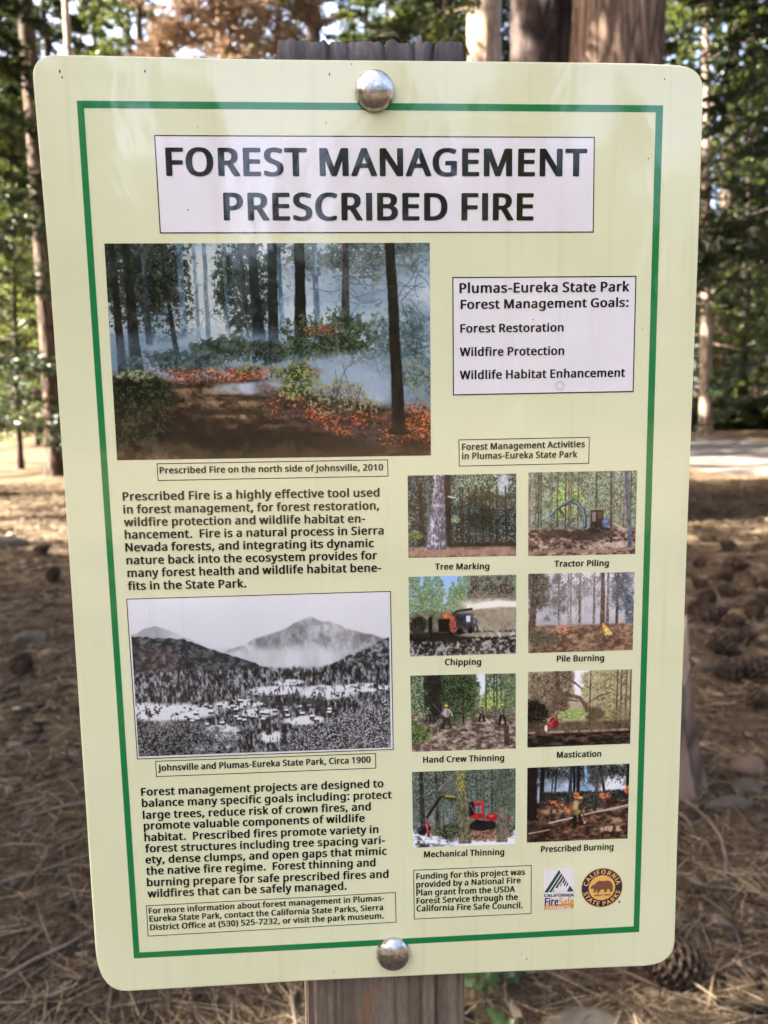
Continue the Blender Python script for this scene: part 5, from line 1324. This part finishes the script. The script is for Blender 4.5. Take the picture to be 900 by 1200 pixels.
tree('thin_sunlit_tree', x, y, trunk_mesh('trunk_b', 18, .15, 16, 12, 26, .05, mat='bark_pale_sunlit', stubs=50), CR['high'], 'thin sunlit trunk with bare side twigs above the post')
x, y = named(62, 13.6)
tree('grey_fir', x, y, trunk_mesh('trunk_c', 20, .20, 17, 16, 34, .05, mat='bark_pine', stubs=14), CR['high'], 'straight grey trunk beside the upper left corner of the sign', rz=2.6, scale=.9)
x, y = named(102, 18)
tree('thin_pale_tree', x, y, trunk_mesh('trunk_d', 17, .12, 18, 12, 26, .05, mat='bark_pale_sunlit', stubs=30), CR['high'], 'thin trunk with sunlight put into its pale bark just right of the straight grey trunk', rz=.9)
x, y = named(4, 36)
tree('old_dark_fir', x, y, trunk_mesh('trunk_e', 30, .50, 19, 20, 40, .06, mat='bark_dark', stubs=20), CR['tall2'], 'thick dark trunk at the far left edge of the view', rz=.3)
x, y = named(843, 31)
tree('brown_pine', x, y, trunk_mesh('trunk_f', 26, .36, 20, 18, 34, .06, mat='bark_pine', stubs=16), CR['tall'], 'brown trunk beyond the path at the right edge of the sign', rz=1.3)
x, y = named(829, 24)
tree('twiggy_sunlit_tree', x, y, trunk_mesh('trunk_g', 19, .19, 21, 12, 30, .05, mat='bark_pale_sunlit', stubs=70, bend=.3), CR['high'], 'sunlit leaning trunk with many bare twigs at the upper right corner of the sign')
for i, (px, dp, sc, lab) in enumerate(((868, 35, .9, 'slim trunk beyond the path, first right of the brown trunk'), (888, 33, .8, 'slim trunk beyond the path near the right edge of the view'), (856, 44, 1, 'far slim trunk between the two slim trunks beyond the path'), (903, 40, 1.1, 'far trunk at the right edge of the view beyond the path'))):
    x, y = named(px, dp); tree('slim_tree', x, y, TR['slim'], CR['slim'], lab, group='slim trunks beyond the path', rz=i * 1.3, scale=sc)
x, y = named(935, 9.5)
tree('drooping_fir', x, y, TR['mid'], crown_mesh('crown_drooping', 31, 14, 2.5, 2.5, 240, 20, 30, .11, .034, .5, .25, 1.6, mats=('leaf_dark_shaded', 'bark_dark'), hollow=.08), 'drooping fir with shade put into its dark leaf colour filling the right edge of the view', scale=.95)
x, y = named(286, 9.0)
tree('dead_conifer', x, y, trunk_mesh('trunk_dead', 9.0, .10, 33, 12, 20, .05, mat='bark_pale_sunlit'), crown_mesh('crown_dead', 34, 9.3, 3.0, 1.15, 120, 18, 30, .12, .022, .9, .2, 1.4, mats=('leaf_dead', 'bark_pale_sunlit'), hollow=.05), 'young conifer with rust brown dead foliage above the sign top left')
for i, (px, dp, kind, sc, lab) in enumerate(((18, 15, 'sapling', 1.0, 'young green conifer left of the sign in front of the dark wood'), (-30, 11, 'dark', .62, 'dark conifer at the left edge of the view'), (85, 24, 'dark', .8, 'dark conifer behind the upper left corner of the sign'),
                                             (40, 22, 'sapling', 1.1, 'taller young conifer glowing at the left of the sign'), (180, 25, 'tall2', .9, 'tall fir behind the sign top left'), (430, 27, 'mid', .9, 'leafy conifer behind the post top'),
                                             (556, 20.5, 'tall2', .9, 'tall fir added between the thin sunlit tree and the pale pine to shade the path'), (460, 30, 'tall2', .9, 'tall fir behind the thin sunlit tree'), (800, 34, 'tall2', .9, 'tall fir behind the large brown pine'), (870, 28, 'mid', .85, 'conifer with sunlit foliage above the path'), (940, 22, 'dark', .9, 'dark conifer beside the path'), (340, 28, 'mid', 1.0, 'conifer behind the dead brown conifer'), (522, 18, 'dark', .95, 'dark conifer added behind the sign below the thin sunlit tree to shade the path'), (498, 23, 'dark', 1.0, 'dark conifer added behind the upper part of the post to shade the path'), (12, 36, 'dark', 1.0, 'dark conifer closing the wood at the far left'), (48, 40, 'dark', 1.1, 'second dark conifer closing the wood at the far left'), (-25, 34, 'dark', 1.1, 'dark conifer beyond the left edge of the view'))):
    x, y = named(px, dp)
    tree('conifer', x, y, TR['sapling' if kind == 'sapling' else 'mid'], CR[kind], lab, rz=i * .7, scale=sc)  # a fir and dark conifers among these are added to shade the path

# --- the forest all around (the photograph shows it as a thicket; the sign's gloss mirrors the part behind the viewer)
SHADE = ((-6.5, 8.8, 'high', .8), (-6.0, 2.4, 'mid', .95), (-7.8, 5.4, 'mid', .95), (-11.0, 5.9, 'tall2', .9), (-15.4, 4.8, 'tall2', 1.1), (-6.2, -1.4, 'dark', 1.0), (-12.5, -1.0, 'tall2', 1.0),
         (-20.5, 3.2, 'dark', 1.1), (-9.5, -4.5, 'tall', 1.0), (7.4, 3.2, 'mid', .9), (8.9, 8.0, 'dark', 1.0), (9.6, 3.0, 'tall2', 1.0))  # trees added out of view to keep sun off the near floor and trunks
for i, (x, y, kind, sc) in enumerate(SHADE):
    side = 'left' if x < 0 else 'right'
    tree('shade_conifer', x, y, TR['mid'], CR[kind], 'tall conifer added just outside the view on the %s whose crown shades the sign' % side, group='unseen conifers added for shade on the ' + side, rz=i * 1.1, scale=sc)
GAPS = [(-3, 8.8), (-3.6, 10), (-4.2, 11.5), (-5.2, 14), (-6, 16), (-7, 18), (-9, 24), (-12, 30), (5.2, 9.6)]


def in_gap(x, y):
    """openings in the canopy towards the sun, above the sunlit strips of the floor"""
    ux, uy = math.sin(R(SUN_AZ)), math.cos(R(SUN_AZ))
    for gx, gy in GAPS:
        t = min(27, max(1.5, (x - gx) * ux + (y - gy) * uy))
        if math.hypot(x - gx - ux * t, y - gy - uy * t) < 2.7: return True
    return False


rng = random.Random(12)
spots = [(q[0], q[1], 90, 9) for q in SHADE]
n_fixed = len(spots)
tries = 0
while len(spots) < 230 and tries < 20000:
    tries += 1
    r = 7 + 68 * math.sqrt(rng.random()); a = rng.uniform(-180, 180)
    x, y = r * math.sin(R(a)), r * math.cos(R(a))
    if abs(a - 3.4) < 30 and r < 34: continue
    if on_path(x, y) or any((x - q[0]) ** 2 + (y - q[1]) ** 2 < (3.4 if r > 25 else 4.4) ** 2 for q in spots): continue
    if abs(a) > 120 and r < 9: continue
    if in_gap(x, y) or (abs(abs(a) - 180) < 50 and r < 24) or (170 < abs(a) and a < 0 and r < 52) or (a > 176 and r < 52): continue
    spots.append((x, y, a, r))
def where(a, r):
    side = ('straight ahead' if abs(a - 3) < 9 else ('left part' if a < 0 else 'right part') + (' of the view' if abs(a - 3) < 26 else ' outside the view')) if abs(a) < 90 else ('to the left' if a < 0 else 'to the right')
    return side + ', ' + ('near row' if r < 30 else 'second row' if r < 42 else 'third row' if r < 54 else 'fourth row' if r < 64 else 'farthest row')


kinds = [('tall', 'tall'), ('tall', 'tall2'), ('mid', 'mid'), ('mid', 'tall2'), ('slim', 'slim'), ('pale', 'mid'), ('mid', 'dark')]
for x, y, a, r in spots[n_fixed:]:
    tk, ck = kinds[rng.randrange(len(kinds))]
    lab = 'tall conifer of the dense wood behind the sign, ' + where(a, r) if abs(a) < 90 else 'tall conifer of the wood facing the sign, ' + where(a, r)
    tree('forest_conifer', x, y, TR[tk], CR[ck], lab, group=('conifers of the dense wood' if abs(a) < 90 else 'conifers facing the sign'), rz=rng.uniform(0, 6.28), scale=rng.uniform(.75, 1.1))
for i in range(110):
    r = rng.uniform(24, 70); a = rng.uniform(-70, 70) if i < 80 else rng.uniform(120, 240)
    x, y = r * math.sin(R(a)), r * math.cos(R(a))
    if on_path(x, y) or (-24 < a < -5 and r < 34) or in_gap(x, y): continue
    tree('young_conifer', x, y, TR['sapling'], CR['sapling'], 'young bright green conifer of the undergrowth, ' + where((a + 180) % 360 - 180, r), group='young conifers under the tall trees', rz=i, scale=rng.uniform(.6, 1.5))
# the far wood: a mass nobody could count
def far_wood():
    rgn = np.random.default_rng(77); Vs = []
    for i in range(520):
        r = rgn.uniform(76, 125); a = rgn.uniform(0, 2 * np.pi); H = rgn.uniform(15, 30); n = 900
        t = rgn.random(n) ** .8; z = H * (.02 + .98 * t); rad = (3.6 * (1 - t ** 1.5) + .3) * np.sqrt(rgn.random(n)); b = rgn.uniform(0, 2 * np.pi, n)
        C = np.stack([r * np.sin(a) + rad * np.cos(b), r * np.cos(a) + rad * np.sin(b), z], 1)
        Vs.append(C[:, None, :] + rgn.normal(0, .42, (n, 3, 3)) * np.array((1, 1, .6)))
    V = np.concatenate(Vs).reshape(-1, 3)
    return mesh_np('far_wood', V, np.arange(len(V)).reshape(-1, 3), M['leaf_fir'])


tag(link('far_wood', far_wood()), 'distant green conifer wood closing the view behind the trunks', 'wood', kind='stuff')
# undergrowth beyond the path
for i in range(16):
    px = 812 + i * 6.5; dp = rng.uniform(25, 31)
    x, y = named(px, dp)
    if on_path(x, y): x, y = named(px, 31)
    b = tree('bush', x, y, None, CR['bush'], 'low green bush in the thicket edging the far side of the path', 'bush', 'bushes beyond the path', rz=i, scale=rng.uniform(.3, .9))
for i in range(14):
    px = -60 + i * 14; dp = rng.uniform(40, 52); x, y = named(px, dp)
    tree('bush', x, y, None, CR['bush'], 'low green bush in the wood behind the fallen log', 'bush', 'bushes behind the log', rz=i, scale=rng.uniform(.8, 1.8))


# ------------------------------------------------------------ small things on the floor
def tube(name, pts, rad, mat, n=7, jitter=.0, seed=0, cap=True):
    rg = random.Random(seed); V = []; F = []
    pts = [Vector(p) for p in pts]
    for i, p in enumerate(pts):
        d = (pts[min(i + 1, len(pts) - 1)] - pts[max(i - 1, 0)]).normalized()
        s = d.orthogonal().normalized(); u = d.cross(s)
        for k in range(n):
            a = 2 * math.pi * k / n; r = rad[i] * (1 + rg.uniform(-jitter, jitter))
            V.append(p + s * r * math.cos(a) + u * r * math.sin(a))
    for i in range(len(pts) - 1):
        for k in range(n): F.append((i * n + k, i * n + (k + 1) % n, (i + 1) * n + (k + 1) % n, (i + 1) * n + k))
    if cap: F.append(tuple(range(n))[::-1]); F.append(tuple(range((len(pts) - 1) * n, len(pts) * n)))
    return mesh_py(name, V, F, mat, smooth=False)


# fallen log on the left
lg = tube('fallen_log', [(-4.5, 0, .42), (-2.5, .3, .44), (0, 0, .45), (2.5, -.2, .42), (5.2, .1, .36)], [.40, .42, .40, .36, .30], M['log'], 20, .05, 3)
o = link('fallen_log', lg); o.location = (-14.6, 32, float(ground_z(-14.6, 32)) - .05); o.rotation_euler = (0, 0, .12)
tag(o, 'pale fallen log lying in the sun left of the sign', 'log')
o = link('fallen_branch', tube('fallen_branch', [(-2, 0, .1), (0, .2, .14), (1.6, 0, .5), (2.6, .1, .7)], [.12, .12, .08, .03], M['log'], 9, .06, 4)); o.location = (-12.5, 29, .02); o.rotation_euler = (0, 0, .5)
tag(o, 'bent pale branch lying in front of the fallen log', 'branch')


# broken stump at the right edge of the sign
def build_stump():
    rg = np.random.default_rng(6); n = 40; rows = 26; H = .50
    V = []; t = np.linspace(0, 1, rows)
    A = np.linspace(0, 2 * np.pi, n, endpoint=False)
    f = rg.random(n); f = (f + np.roll(f, 1) * .6) / 1.6; top = H * (.72 + .5 * f * (np.sin(A * 1.0 + 2.4) * .5 + .6))
    for s in t:
        r = .155 * (1 + .42 * (1 - s) ** 3) * (1 - .12 * s) * (1 + .16 * (f - .5)) + rg.normal(0, .0018, n)
        z = -.12 + (top + .12) * s
        lean = -.05 * s
        V.append(np.stack([r * np.cos(A) + lean, r * np.sin(A), z], 1))
    V.append(np.stack([V[-1][:, 0] * .55 - .025, V[-1][:, 1] * .5, V[-1][:, 2] * .8], 1)); V.append(np.stack([V[-1][:, 0] * .1 - .04, V[-1][:, 1] * .1, V[-1][:, 2] * .9], 1))
    V = np.concatenate(V); K = rows + 2; i = np.arange(n); j = (i + 1) % n
    F = np.concatenate([np.stack([k * n + i, k * n + j, (k + 1) * n + j, (k + 1) * n + i], 1) for k in range(K - 1)])
    mi = np.concatenate([np.full(n, 1 if k >= 19 else 0) for k in range(K - 1)])
    return mesh_np('stump', V, F, [M['bark_big'], M['splinter']], mi)


o = link('tree_stump', build_stump()); o.location = (.985, 2.10, -.01)
tag(o, 'broken leaning stump with pale splintered top at the right edge of the sign', 'stump')


# pine cones: a core with thick scales set in a spiral
def scale_geom():
    return np.array([(0, -.004, -.002), (0, .004, -.002), (0, .004, .002), (0, -.004, .002), (.016, -.0105, 0), (.016, .0105, 0), (.016, .0095, .0045), (.016, -.0095, .0045), (.0215, 0, .0035), (.019, 0, .008)]), \
        [(0, 1, 5, 4), (3, 7, 6, 2), (0, 4, 7, 3), (1, 2, 6, 5), (4, 5, 8), (5, 6, 8), (4, 8, 7), (7, 9, 6), (6, 9, 8), (7, 8, 9)]


def scale_frames(L, Wd, n):
    out = []
    for i in range(n):
        t = (i + .5) / n; th = i * 2.39996
        prof = math.sin(math.pi * min(1, (t * .93 + .07)) ** .62) ** .8
        r = Wd * .5 * prof; z = -L / 2 + L * (t ** .9)
        tilt = R(-18 + 85 * t); sc = (.55 + .65 * prof) * (L / .125)
        rot = Matrix.Rotation(th, 4, 'Z') @ Matrix.Rotation(-tilt, 4, 'Y')
        base = Vector((math.cos(th), math.sin(th), 0)) * max(0, r - .019 * sc) + Vector((0, 0, z))
        out.append(Matrix.Translation(base) @ rot @ Matrix.Scale(sc, 4))
    return out


def core_geom(L, Wd, n=12, m=8):
    V = []; F = []
    for k in range(m + 1):
        t = k / m; r = max(.001, Wd * .30 * math.sin(math.pi * (t * .94 + .03)) ** .7)
        for i in range(n): a = 2 * math.pi * i / n; V.append((r * math.cos(a), r * math.sin(a), -L * .47 + L * .9 * t))
    for k in range(m):
        for i in range(n): F.append((k * n + i, k * n + (i + 1) % n, (k + 1) * n + (i + 1) % n, (k + 1) * n + i))
    return V, F


def cone_joined(L, Wd, n):
    V, F = core_geom(L, Wd); SV, SF = scale_geom()
    V = [Vector(v) for v in V]
    for mtx in scale_frames(L, Wd, n):
        b = len(V); V += [mtx @ Vector(v) for v in SV]; F += [tuple(b + i for i in f) for f in SF]
    return mesh_py('pine_cone', V, F, M['cone'])


# the near cone: every scale a piece of its own
L0, W0 = .155, .105
nc = empty('pine_cone', (.655, 1.15, float(ground_z(.655, 1.15)) + .048)); nc.rotation_euler = (R(68), R(8), R(-72))
tag(nc, 'large open brown pine cone lying below the lower right corner of the sign', 'pine cone')
cv, cf = core_geom(L0, W0); link('core', mesh_py('core', cv, cf, M['cone']), nc)
SV, SF = scale_geom(); sm_ = mesh_py('scale', SV, SF, M['cone'])
for mtx in scale_frames(L0, W0, 110):
    s_ = link('scale', sm_, nc); s_.matrix_local = mtx
CONE = [cone_joined(.14, .10, 90), cone_joined(.125, .095, 80), cone_joined(.11, .085, 72)]
cones = [(3.065, 6.219, 'farthest small pine cone beside the right edge of the sign'), (3.055, 5.835, 'pine cone second nearest the path right of the sign'), (2.594, 5.329, 'pine cone touching the right edge of the sign, highest of the clump'),
         (2.774, 5.128, 'pine cone on the right of the upper clump'), (2.534, 4.832, 'pine cone in the middle of the upper clump'), (2.286, 4.617, 'pine cone half hidden by the sign in the upper clump'), (2.371, 4.446, 'pine cone centred in the dark clump right of the sign'),
         (2.139, 4.201, 'pine cone lying lower left in the dark clump'), (1.979, 3.991, 'pine cone tucked against the sign edge in the clump'), (2.01, 3.847, 'lowest pine cone of the dark clump'), (2.691, 4.568, 'pine cone at the right edge of the view, highest of three'),
         (2.445, 4.126, 'pine cone at the right edge of the view, middle of three'), (2.243, 3.855, 'pine cone at the right edge of the view, lowest of three'), (1.797, 3.275, 'sunlit pine cone right of the sign, upper of a pair'), (1.643, 2.938, 'brown pine cone right of the sign, lower of a pair'),
         (1.758, 2.926, 'pine cone right of the sunlit pair'), (1.852, 2.951, 'pine cone at the right edge beside the sunlit pair'), (1.62, 2.60, 'pine cone above the brown rock'), (-1.458, 3.308, 'dark pine cone on the needles left of the sign'),
         (-2.379, 6.313, 'small pine cone in the shade left of the sign, farther one'), (-1.98, 5.337, 'small pine cone in the shade left of the sign, nearer one'), (2.039, 3.66, 'pine cone just below the dark clump'), (1.96, 3.42, 'pine cone between the clump and the sunlit pair')]
rg = random.Random(3)
for i, (x, y, lab) in enumerate(cones):
    o = link('pine_cone', CONE[i % 3]); s = rg.uniform(.95, 1.25)
    o.scale = (s, s, s); o.location = (x, y, float(ground_z(x, y)) + .042 * s); o.rotation_euler = (R(rg.uniform(60, 110)), R(rg.uniform(-20, 20)), rg.uniform(0, 6.28))
    tag(o, lab, 'pine cone', 'pine cones on the needles')


def rock_mesh(name, seed, sx, sy, sz, mat):
    rgn = np.random.default_rng(seed); n = 18; m = 12; V = []; F = []
    nd = rgn.normal(0, 1, (7, 3)); nd /= np.linalg.norm(nd, axis=1)[:, None]; dd = rgn.uniform(.62, .9, 7)
    for k in range(m + 1):
        ph = math.pi * k / m
        for i in range(n):
            a = 2 * math.pi * i / n; p = np.array((math.sin(ph) * math.cos(a), math.sin(ph) * math.sin(a), math.cos(ph)))
            for q, d in zip(nd, dd):
                e = p @ q - d
                if e > 0: p = p - q * e * .9
            p = p * (1 + rgn.normal(0, .03)); V.append(p * (sx, sy, sz))
    for k in range(m):
        for i in range(n): F.append((k * n + i, (k + 1) * n + i, (k + 1) * n + (i + 1) % n, k * n + (i + 1) % n))
    return mesh_py(name, V, F, mat, smooth=True)


for i, (x, y, s, mt, rz, lab) in enumerate(((1.31, 2.10, (.075, .055, .042), 'rock_warm', .3, 'brown rock right of the stump'), (1.15, 1.88, (.085, .038, .028), 'rock', .1, 'long grey rock at the foot of the stump'), (1.24, 1.96, (.05, .05, .035), 'rock', .9, 'small grey rock between the brown rock and the long grey rock'),
                                            (1.34, 1.88, (.07, .05, .05), 'rock', 1.2, 'grey rock at the right edge of the view below the brown rock'), (.44, 1.03, (.085, .055, .03), 'rock', .1, 'grey rock at the bottom edge right of the post'), (-1.62, 3.9, (.11, .08, .05), 'rock', .5, 'flat grey rock in the shade left of the sign'),
                                            (-2.9, 6.9, (.2, .12, .07), 'rock', .2, 'flat grey rock at the edge of the sunlit patch on the left'), (1.62, 3.1, (.05, .04, .03), 'rock', .1, 'small rock beside the sunlit pine cones'), (2.5, 5.9, (.07, .05, .03), 'rock', .1, 'small rock by the farthest pine cones'))):
    o = link('rock', rock_mesh('rock', 20 + i, *s, M[mt])); o.location = (x, y, float(ground_z(x, y)) + s[2] * .3); o.rotation_euler = (0, 0, rz); tag(o, lab, 'rock')

# twigs
TW = []
for k in range(5):
    r2 = random.Random(50 + k); pts = [(0, 0, 0)]; a = 0; L = .30 + .1 * k
    for q in range(5): a += r2.uniform(-.25, .25); p = pts[-1]; pts.append((p[0] + L / 5 * math.cos(a), p[1] + L / 5 * math.sin(a), r2.uniform(-.004, .008)))
    TW.append(tube('twig', pts, [.0055, .005, .0045, .0038, .003, .0018], M['twig'], 6, .12, k))
near_tw = [(-1.02, 1.62, .10, 4, .75, 'long pale stick on the needles at the lower left'), (-.98, 1.98, .35, 3, .8, 'grey stick left of the sign above the long pale stick'), (-1.50, 3.1, -.1, 2, .8, 'thin stick in the shade left of the sign'), (-1.06, 1.42, -.12, 3, .6, 'thick short stick at the lower left edge'),
           (.25, 1.25, .2, 1, .8, 'short twig right of the post'), (.95, 1.5, .9, 2, .9, 'twig on the needles right of the large pine cone'), (1.45, 2.7, -.2, 3, .6, 'pale stick between the pine cones and the brown rock'), (-.8, 1.2, 1.1, 1, .9, 'short twig left of the post')]
for x, y, rz, k, s, lab in near_tw:
    o = link('twig', TW[k]); o.location = (x, y, float(ground_z(x, y)) + .018); o.rotation_euler = (0, R(-2), rz); o.scale = (s,) * 3; tag(o, lab, 'twig', 'twigs on the needles')
rg = random.Random(9)
for i in range(70):
    d = rg.uniform(1.0, 9); x = rg.uniform(-.62, .66) * (d + .6); y = d
    o = link('twig', TW[rg.randrange(5)]); s = rg.uniform(.25, .75); o.location = (x, y, float(ground_z(x, y)) + .015); o.rotation_euler = (0, R(rg.uniform(-4, 4)), rg.uniform(0, 6.28)); o.scale = (s,) * 3
    tag(o, 'dry grey twig among the scattered litter of the forest floor', 'twig', 'scattered twigs of the forest floor')


# needles: countless, one object
def needles():
    rgn = np.random.default_rng(17); Vs = []
    for (r0, r1, dens, w, hi) in ((.75, 3.0, 6500, .0019, .034), (3.0, 6.0, 3200, .0028, .035), (6.0, 13.0, 900, .0048, .04)):
        n = int(dens * (r1 ** 2 - r0 ** 2) * .62)
        r = np.sqrt(rgn.uniform(r0 ** 2, r1 ** 2, n)); a = rgn.uniform(-.58, .66, n)
        x = r * np.sin(a); y = r * np.cos(a)
        cl = np.floor(np.arange(n) / 3).astype(int); x = x[cl * 3] + rgn.normal(0, .003, n); y = y[cl * 3] + rgn.normal(0, .003, n)
        clump = np.sin(x * 5.1 + 1) * np.sin(y * 4.3) + rgn.normal(0, .6, n); keep = clump > -.75
        th = rgn.uniform(0, 2 * np.pi, n)[cl * 3] + rgn.normal(0, .16, n)
        L = rgn.uniform(.09, .19, n); bend = rgn.normal(0, .5, n); z0 = ground_z(x, y) + rgn.uniform(.001, hi, n) * (rgn.random(n) ** .7); tz = rgn.normal(0, .10, n)
        P = []
        for q in (0, .5, 1):
            tt = th + bend * q; P.append(np.stack([x + np.cos(tt) * L * q, y + np.sin(tt) * L * q, np.maximum(z0 + tz * L * q - .01 * q * q, ground_z(x, y) + .001)], 1))
        sd = np.stack([-np.sin(th), np.cos(th), rgn.normal(0, .6, n)], 1); sd /= np.linalg.norm(sd, axis=1)[:, None]; sd *= w * .5
        V = np.stack([P[0] - sd, P[0] + sd, P[1] - sd, P[1] + sd, P[2] - sd * .4, P[2] + sd * .4], 1)[keep]
        Vs.append(V)
    V = np.concatenate(Vs); n = len(V); b = np.arange(n)[:, None] * 6
    F = np.concatenate([b + np.array([[0, 1, 3, 2]]), b + np.array([[2, 3, 5, 4]])], 1).reshape(-1, 4)
    print('needles', n)
    return mesh_np('pine_needles', V.reshape(-1, 3), F, M['needles'])


tag(link('pine_needles', needles()), 'dry brown pine needles covering the forest floor', 'pine needles', kind='stuff')


def chips():
    rgn = np.random.default_rng(18); n = 15000
    r = np.sqrt(rgn.uniform(.7 ** 2, 11 ** 2, n) * rgn.random(n)) + .8; a = rgn.uniform(-.6, .68, n); x = r * np.sin(a); y = r * np.cos(a); z = ground_z(x, y) + rgn.uniform(.0, .012, n)
    s = rgn.gamma(2.2, .006, n) * (1 + r * .06); C = np.stack([x, y, z], 1); V = []
    base = rgn.normal(0, 1, (n, 4, 3)) * np.array((1, 1, .28)); V = C[:, None, :] + base * s[:, None, None]
    F = (np.arange(n)[:, None, None] * 4 + np.array([(0, 1, 2), (0, 2, 3), (0, 3, 1), (1, 3, 2)])[None]).reshape(-1, 3)
    return mesh_np('bark_chips', V.reshape(-1, 3), F, M['chips'])


tag(link('bark_chips', chips()), 'bark chips and crumbs scattered between the needles', 'bark chips', kind='stuff')


# small green plants beside the post
def leaf_mesh(seed, L=.034, W=.026):
    rg = random.Random(seed); V = [(0, 0, 0)]; n = 12; F = []
    for i in range(n + 1):
        t = -1 + 2 * i / n; a = t * math.pi * .86
        r = L * .5 * (1 + .16 * math.cos(5 * a + 1)) * (1.15 if abs(t) < .1 else 1)
        V.append((L * .5 + r * math.cos(a), W / L * r * math.sin(a) * 1.1, .004 * math.sin(a * 2) - .18 * abs(math.sin(a)) * r))
    V[0] = (L * .42, 0, -.001)
    for i in range(1, n + 1): F.append((0, i, i + 1))
    F.append((0, n + 1, 1))
    return mesh_py('leaf', V, F, M['plant'], smooth=True)


LM = [leaf_mesh(1), leaf_mesh(2, .04, .03), leaf_mesh(3, .028, .024)]
rg = random.Random(31)
for i, (x, y, h, nlv, lab) in enumerate(((.245, 1.14, .09, 6, 'small green seedling closest to the post'), (.300, 1.17, .10, 7, 'green seedling second from the post below the sign'), (.345, 1.19, .08, 6, 'green seedling left of the grey rock below the sign'), (.275, 1.03, .07, 5, 'lowest green seedling at the bottom edge beside the post'), (.39, 1.28, .07, 5, 'tiny green seedling half hidden under the sign edge'))):
    e = empty('seedling', (x, y, float(ground_z(x, y))), rg.uniform(0, 6)); tag(e, lab, 'plant', 'green seedlings beside the post')
    link('stem', tube('stem', [(0, 0, 0), (.004, 0, h * .5), (.0, .004, h)], [.0016, .0013, .0009], M['plant'], 6), e)
    for k in range(nlv):
        l = link('leaf', LM[k % 3], e); a = k * 2.4 + rg.uniform(-.3, .3); zz = h * (.45 + .55 * k / nlv)
        l.location = (.004 * math.cos(a), .004 * math.sin(a), zz); l.rotation_euler = (rg.uniform(-.3, .3), R(rg.uniform(-25, 20)), a); l.scale = (rg.uniform(.7, 1.1),) * 3
dl = leaf_mesh(9, .036, .022); dl.materials[0] = M['leaf_dry']
o = link('dry_leaf', dl); o.location = (.318, 1.06, .03); o.rotation_euler = (.4, -.5, 1.9); tag(o, 'curled yellow dry leaf at the bottom edge between the seedlings', 'leaf')
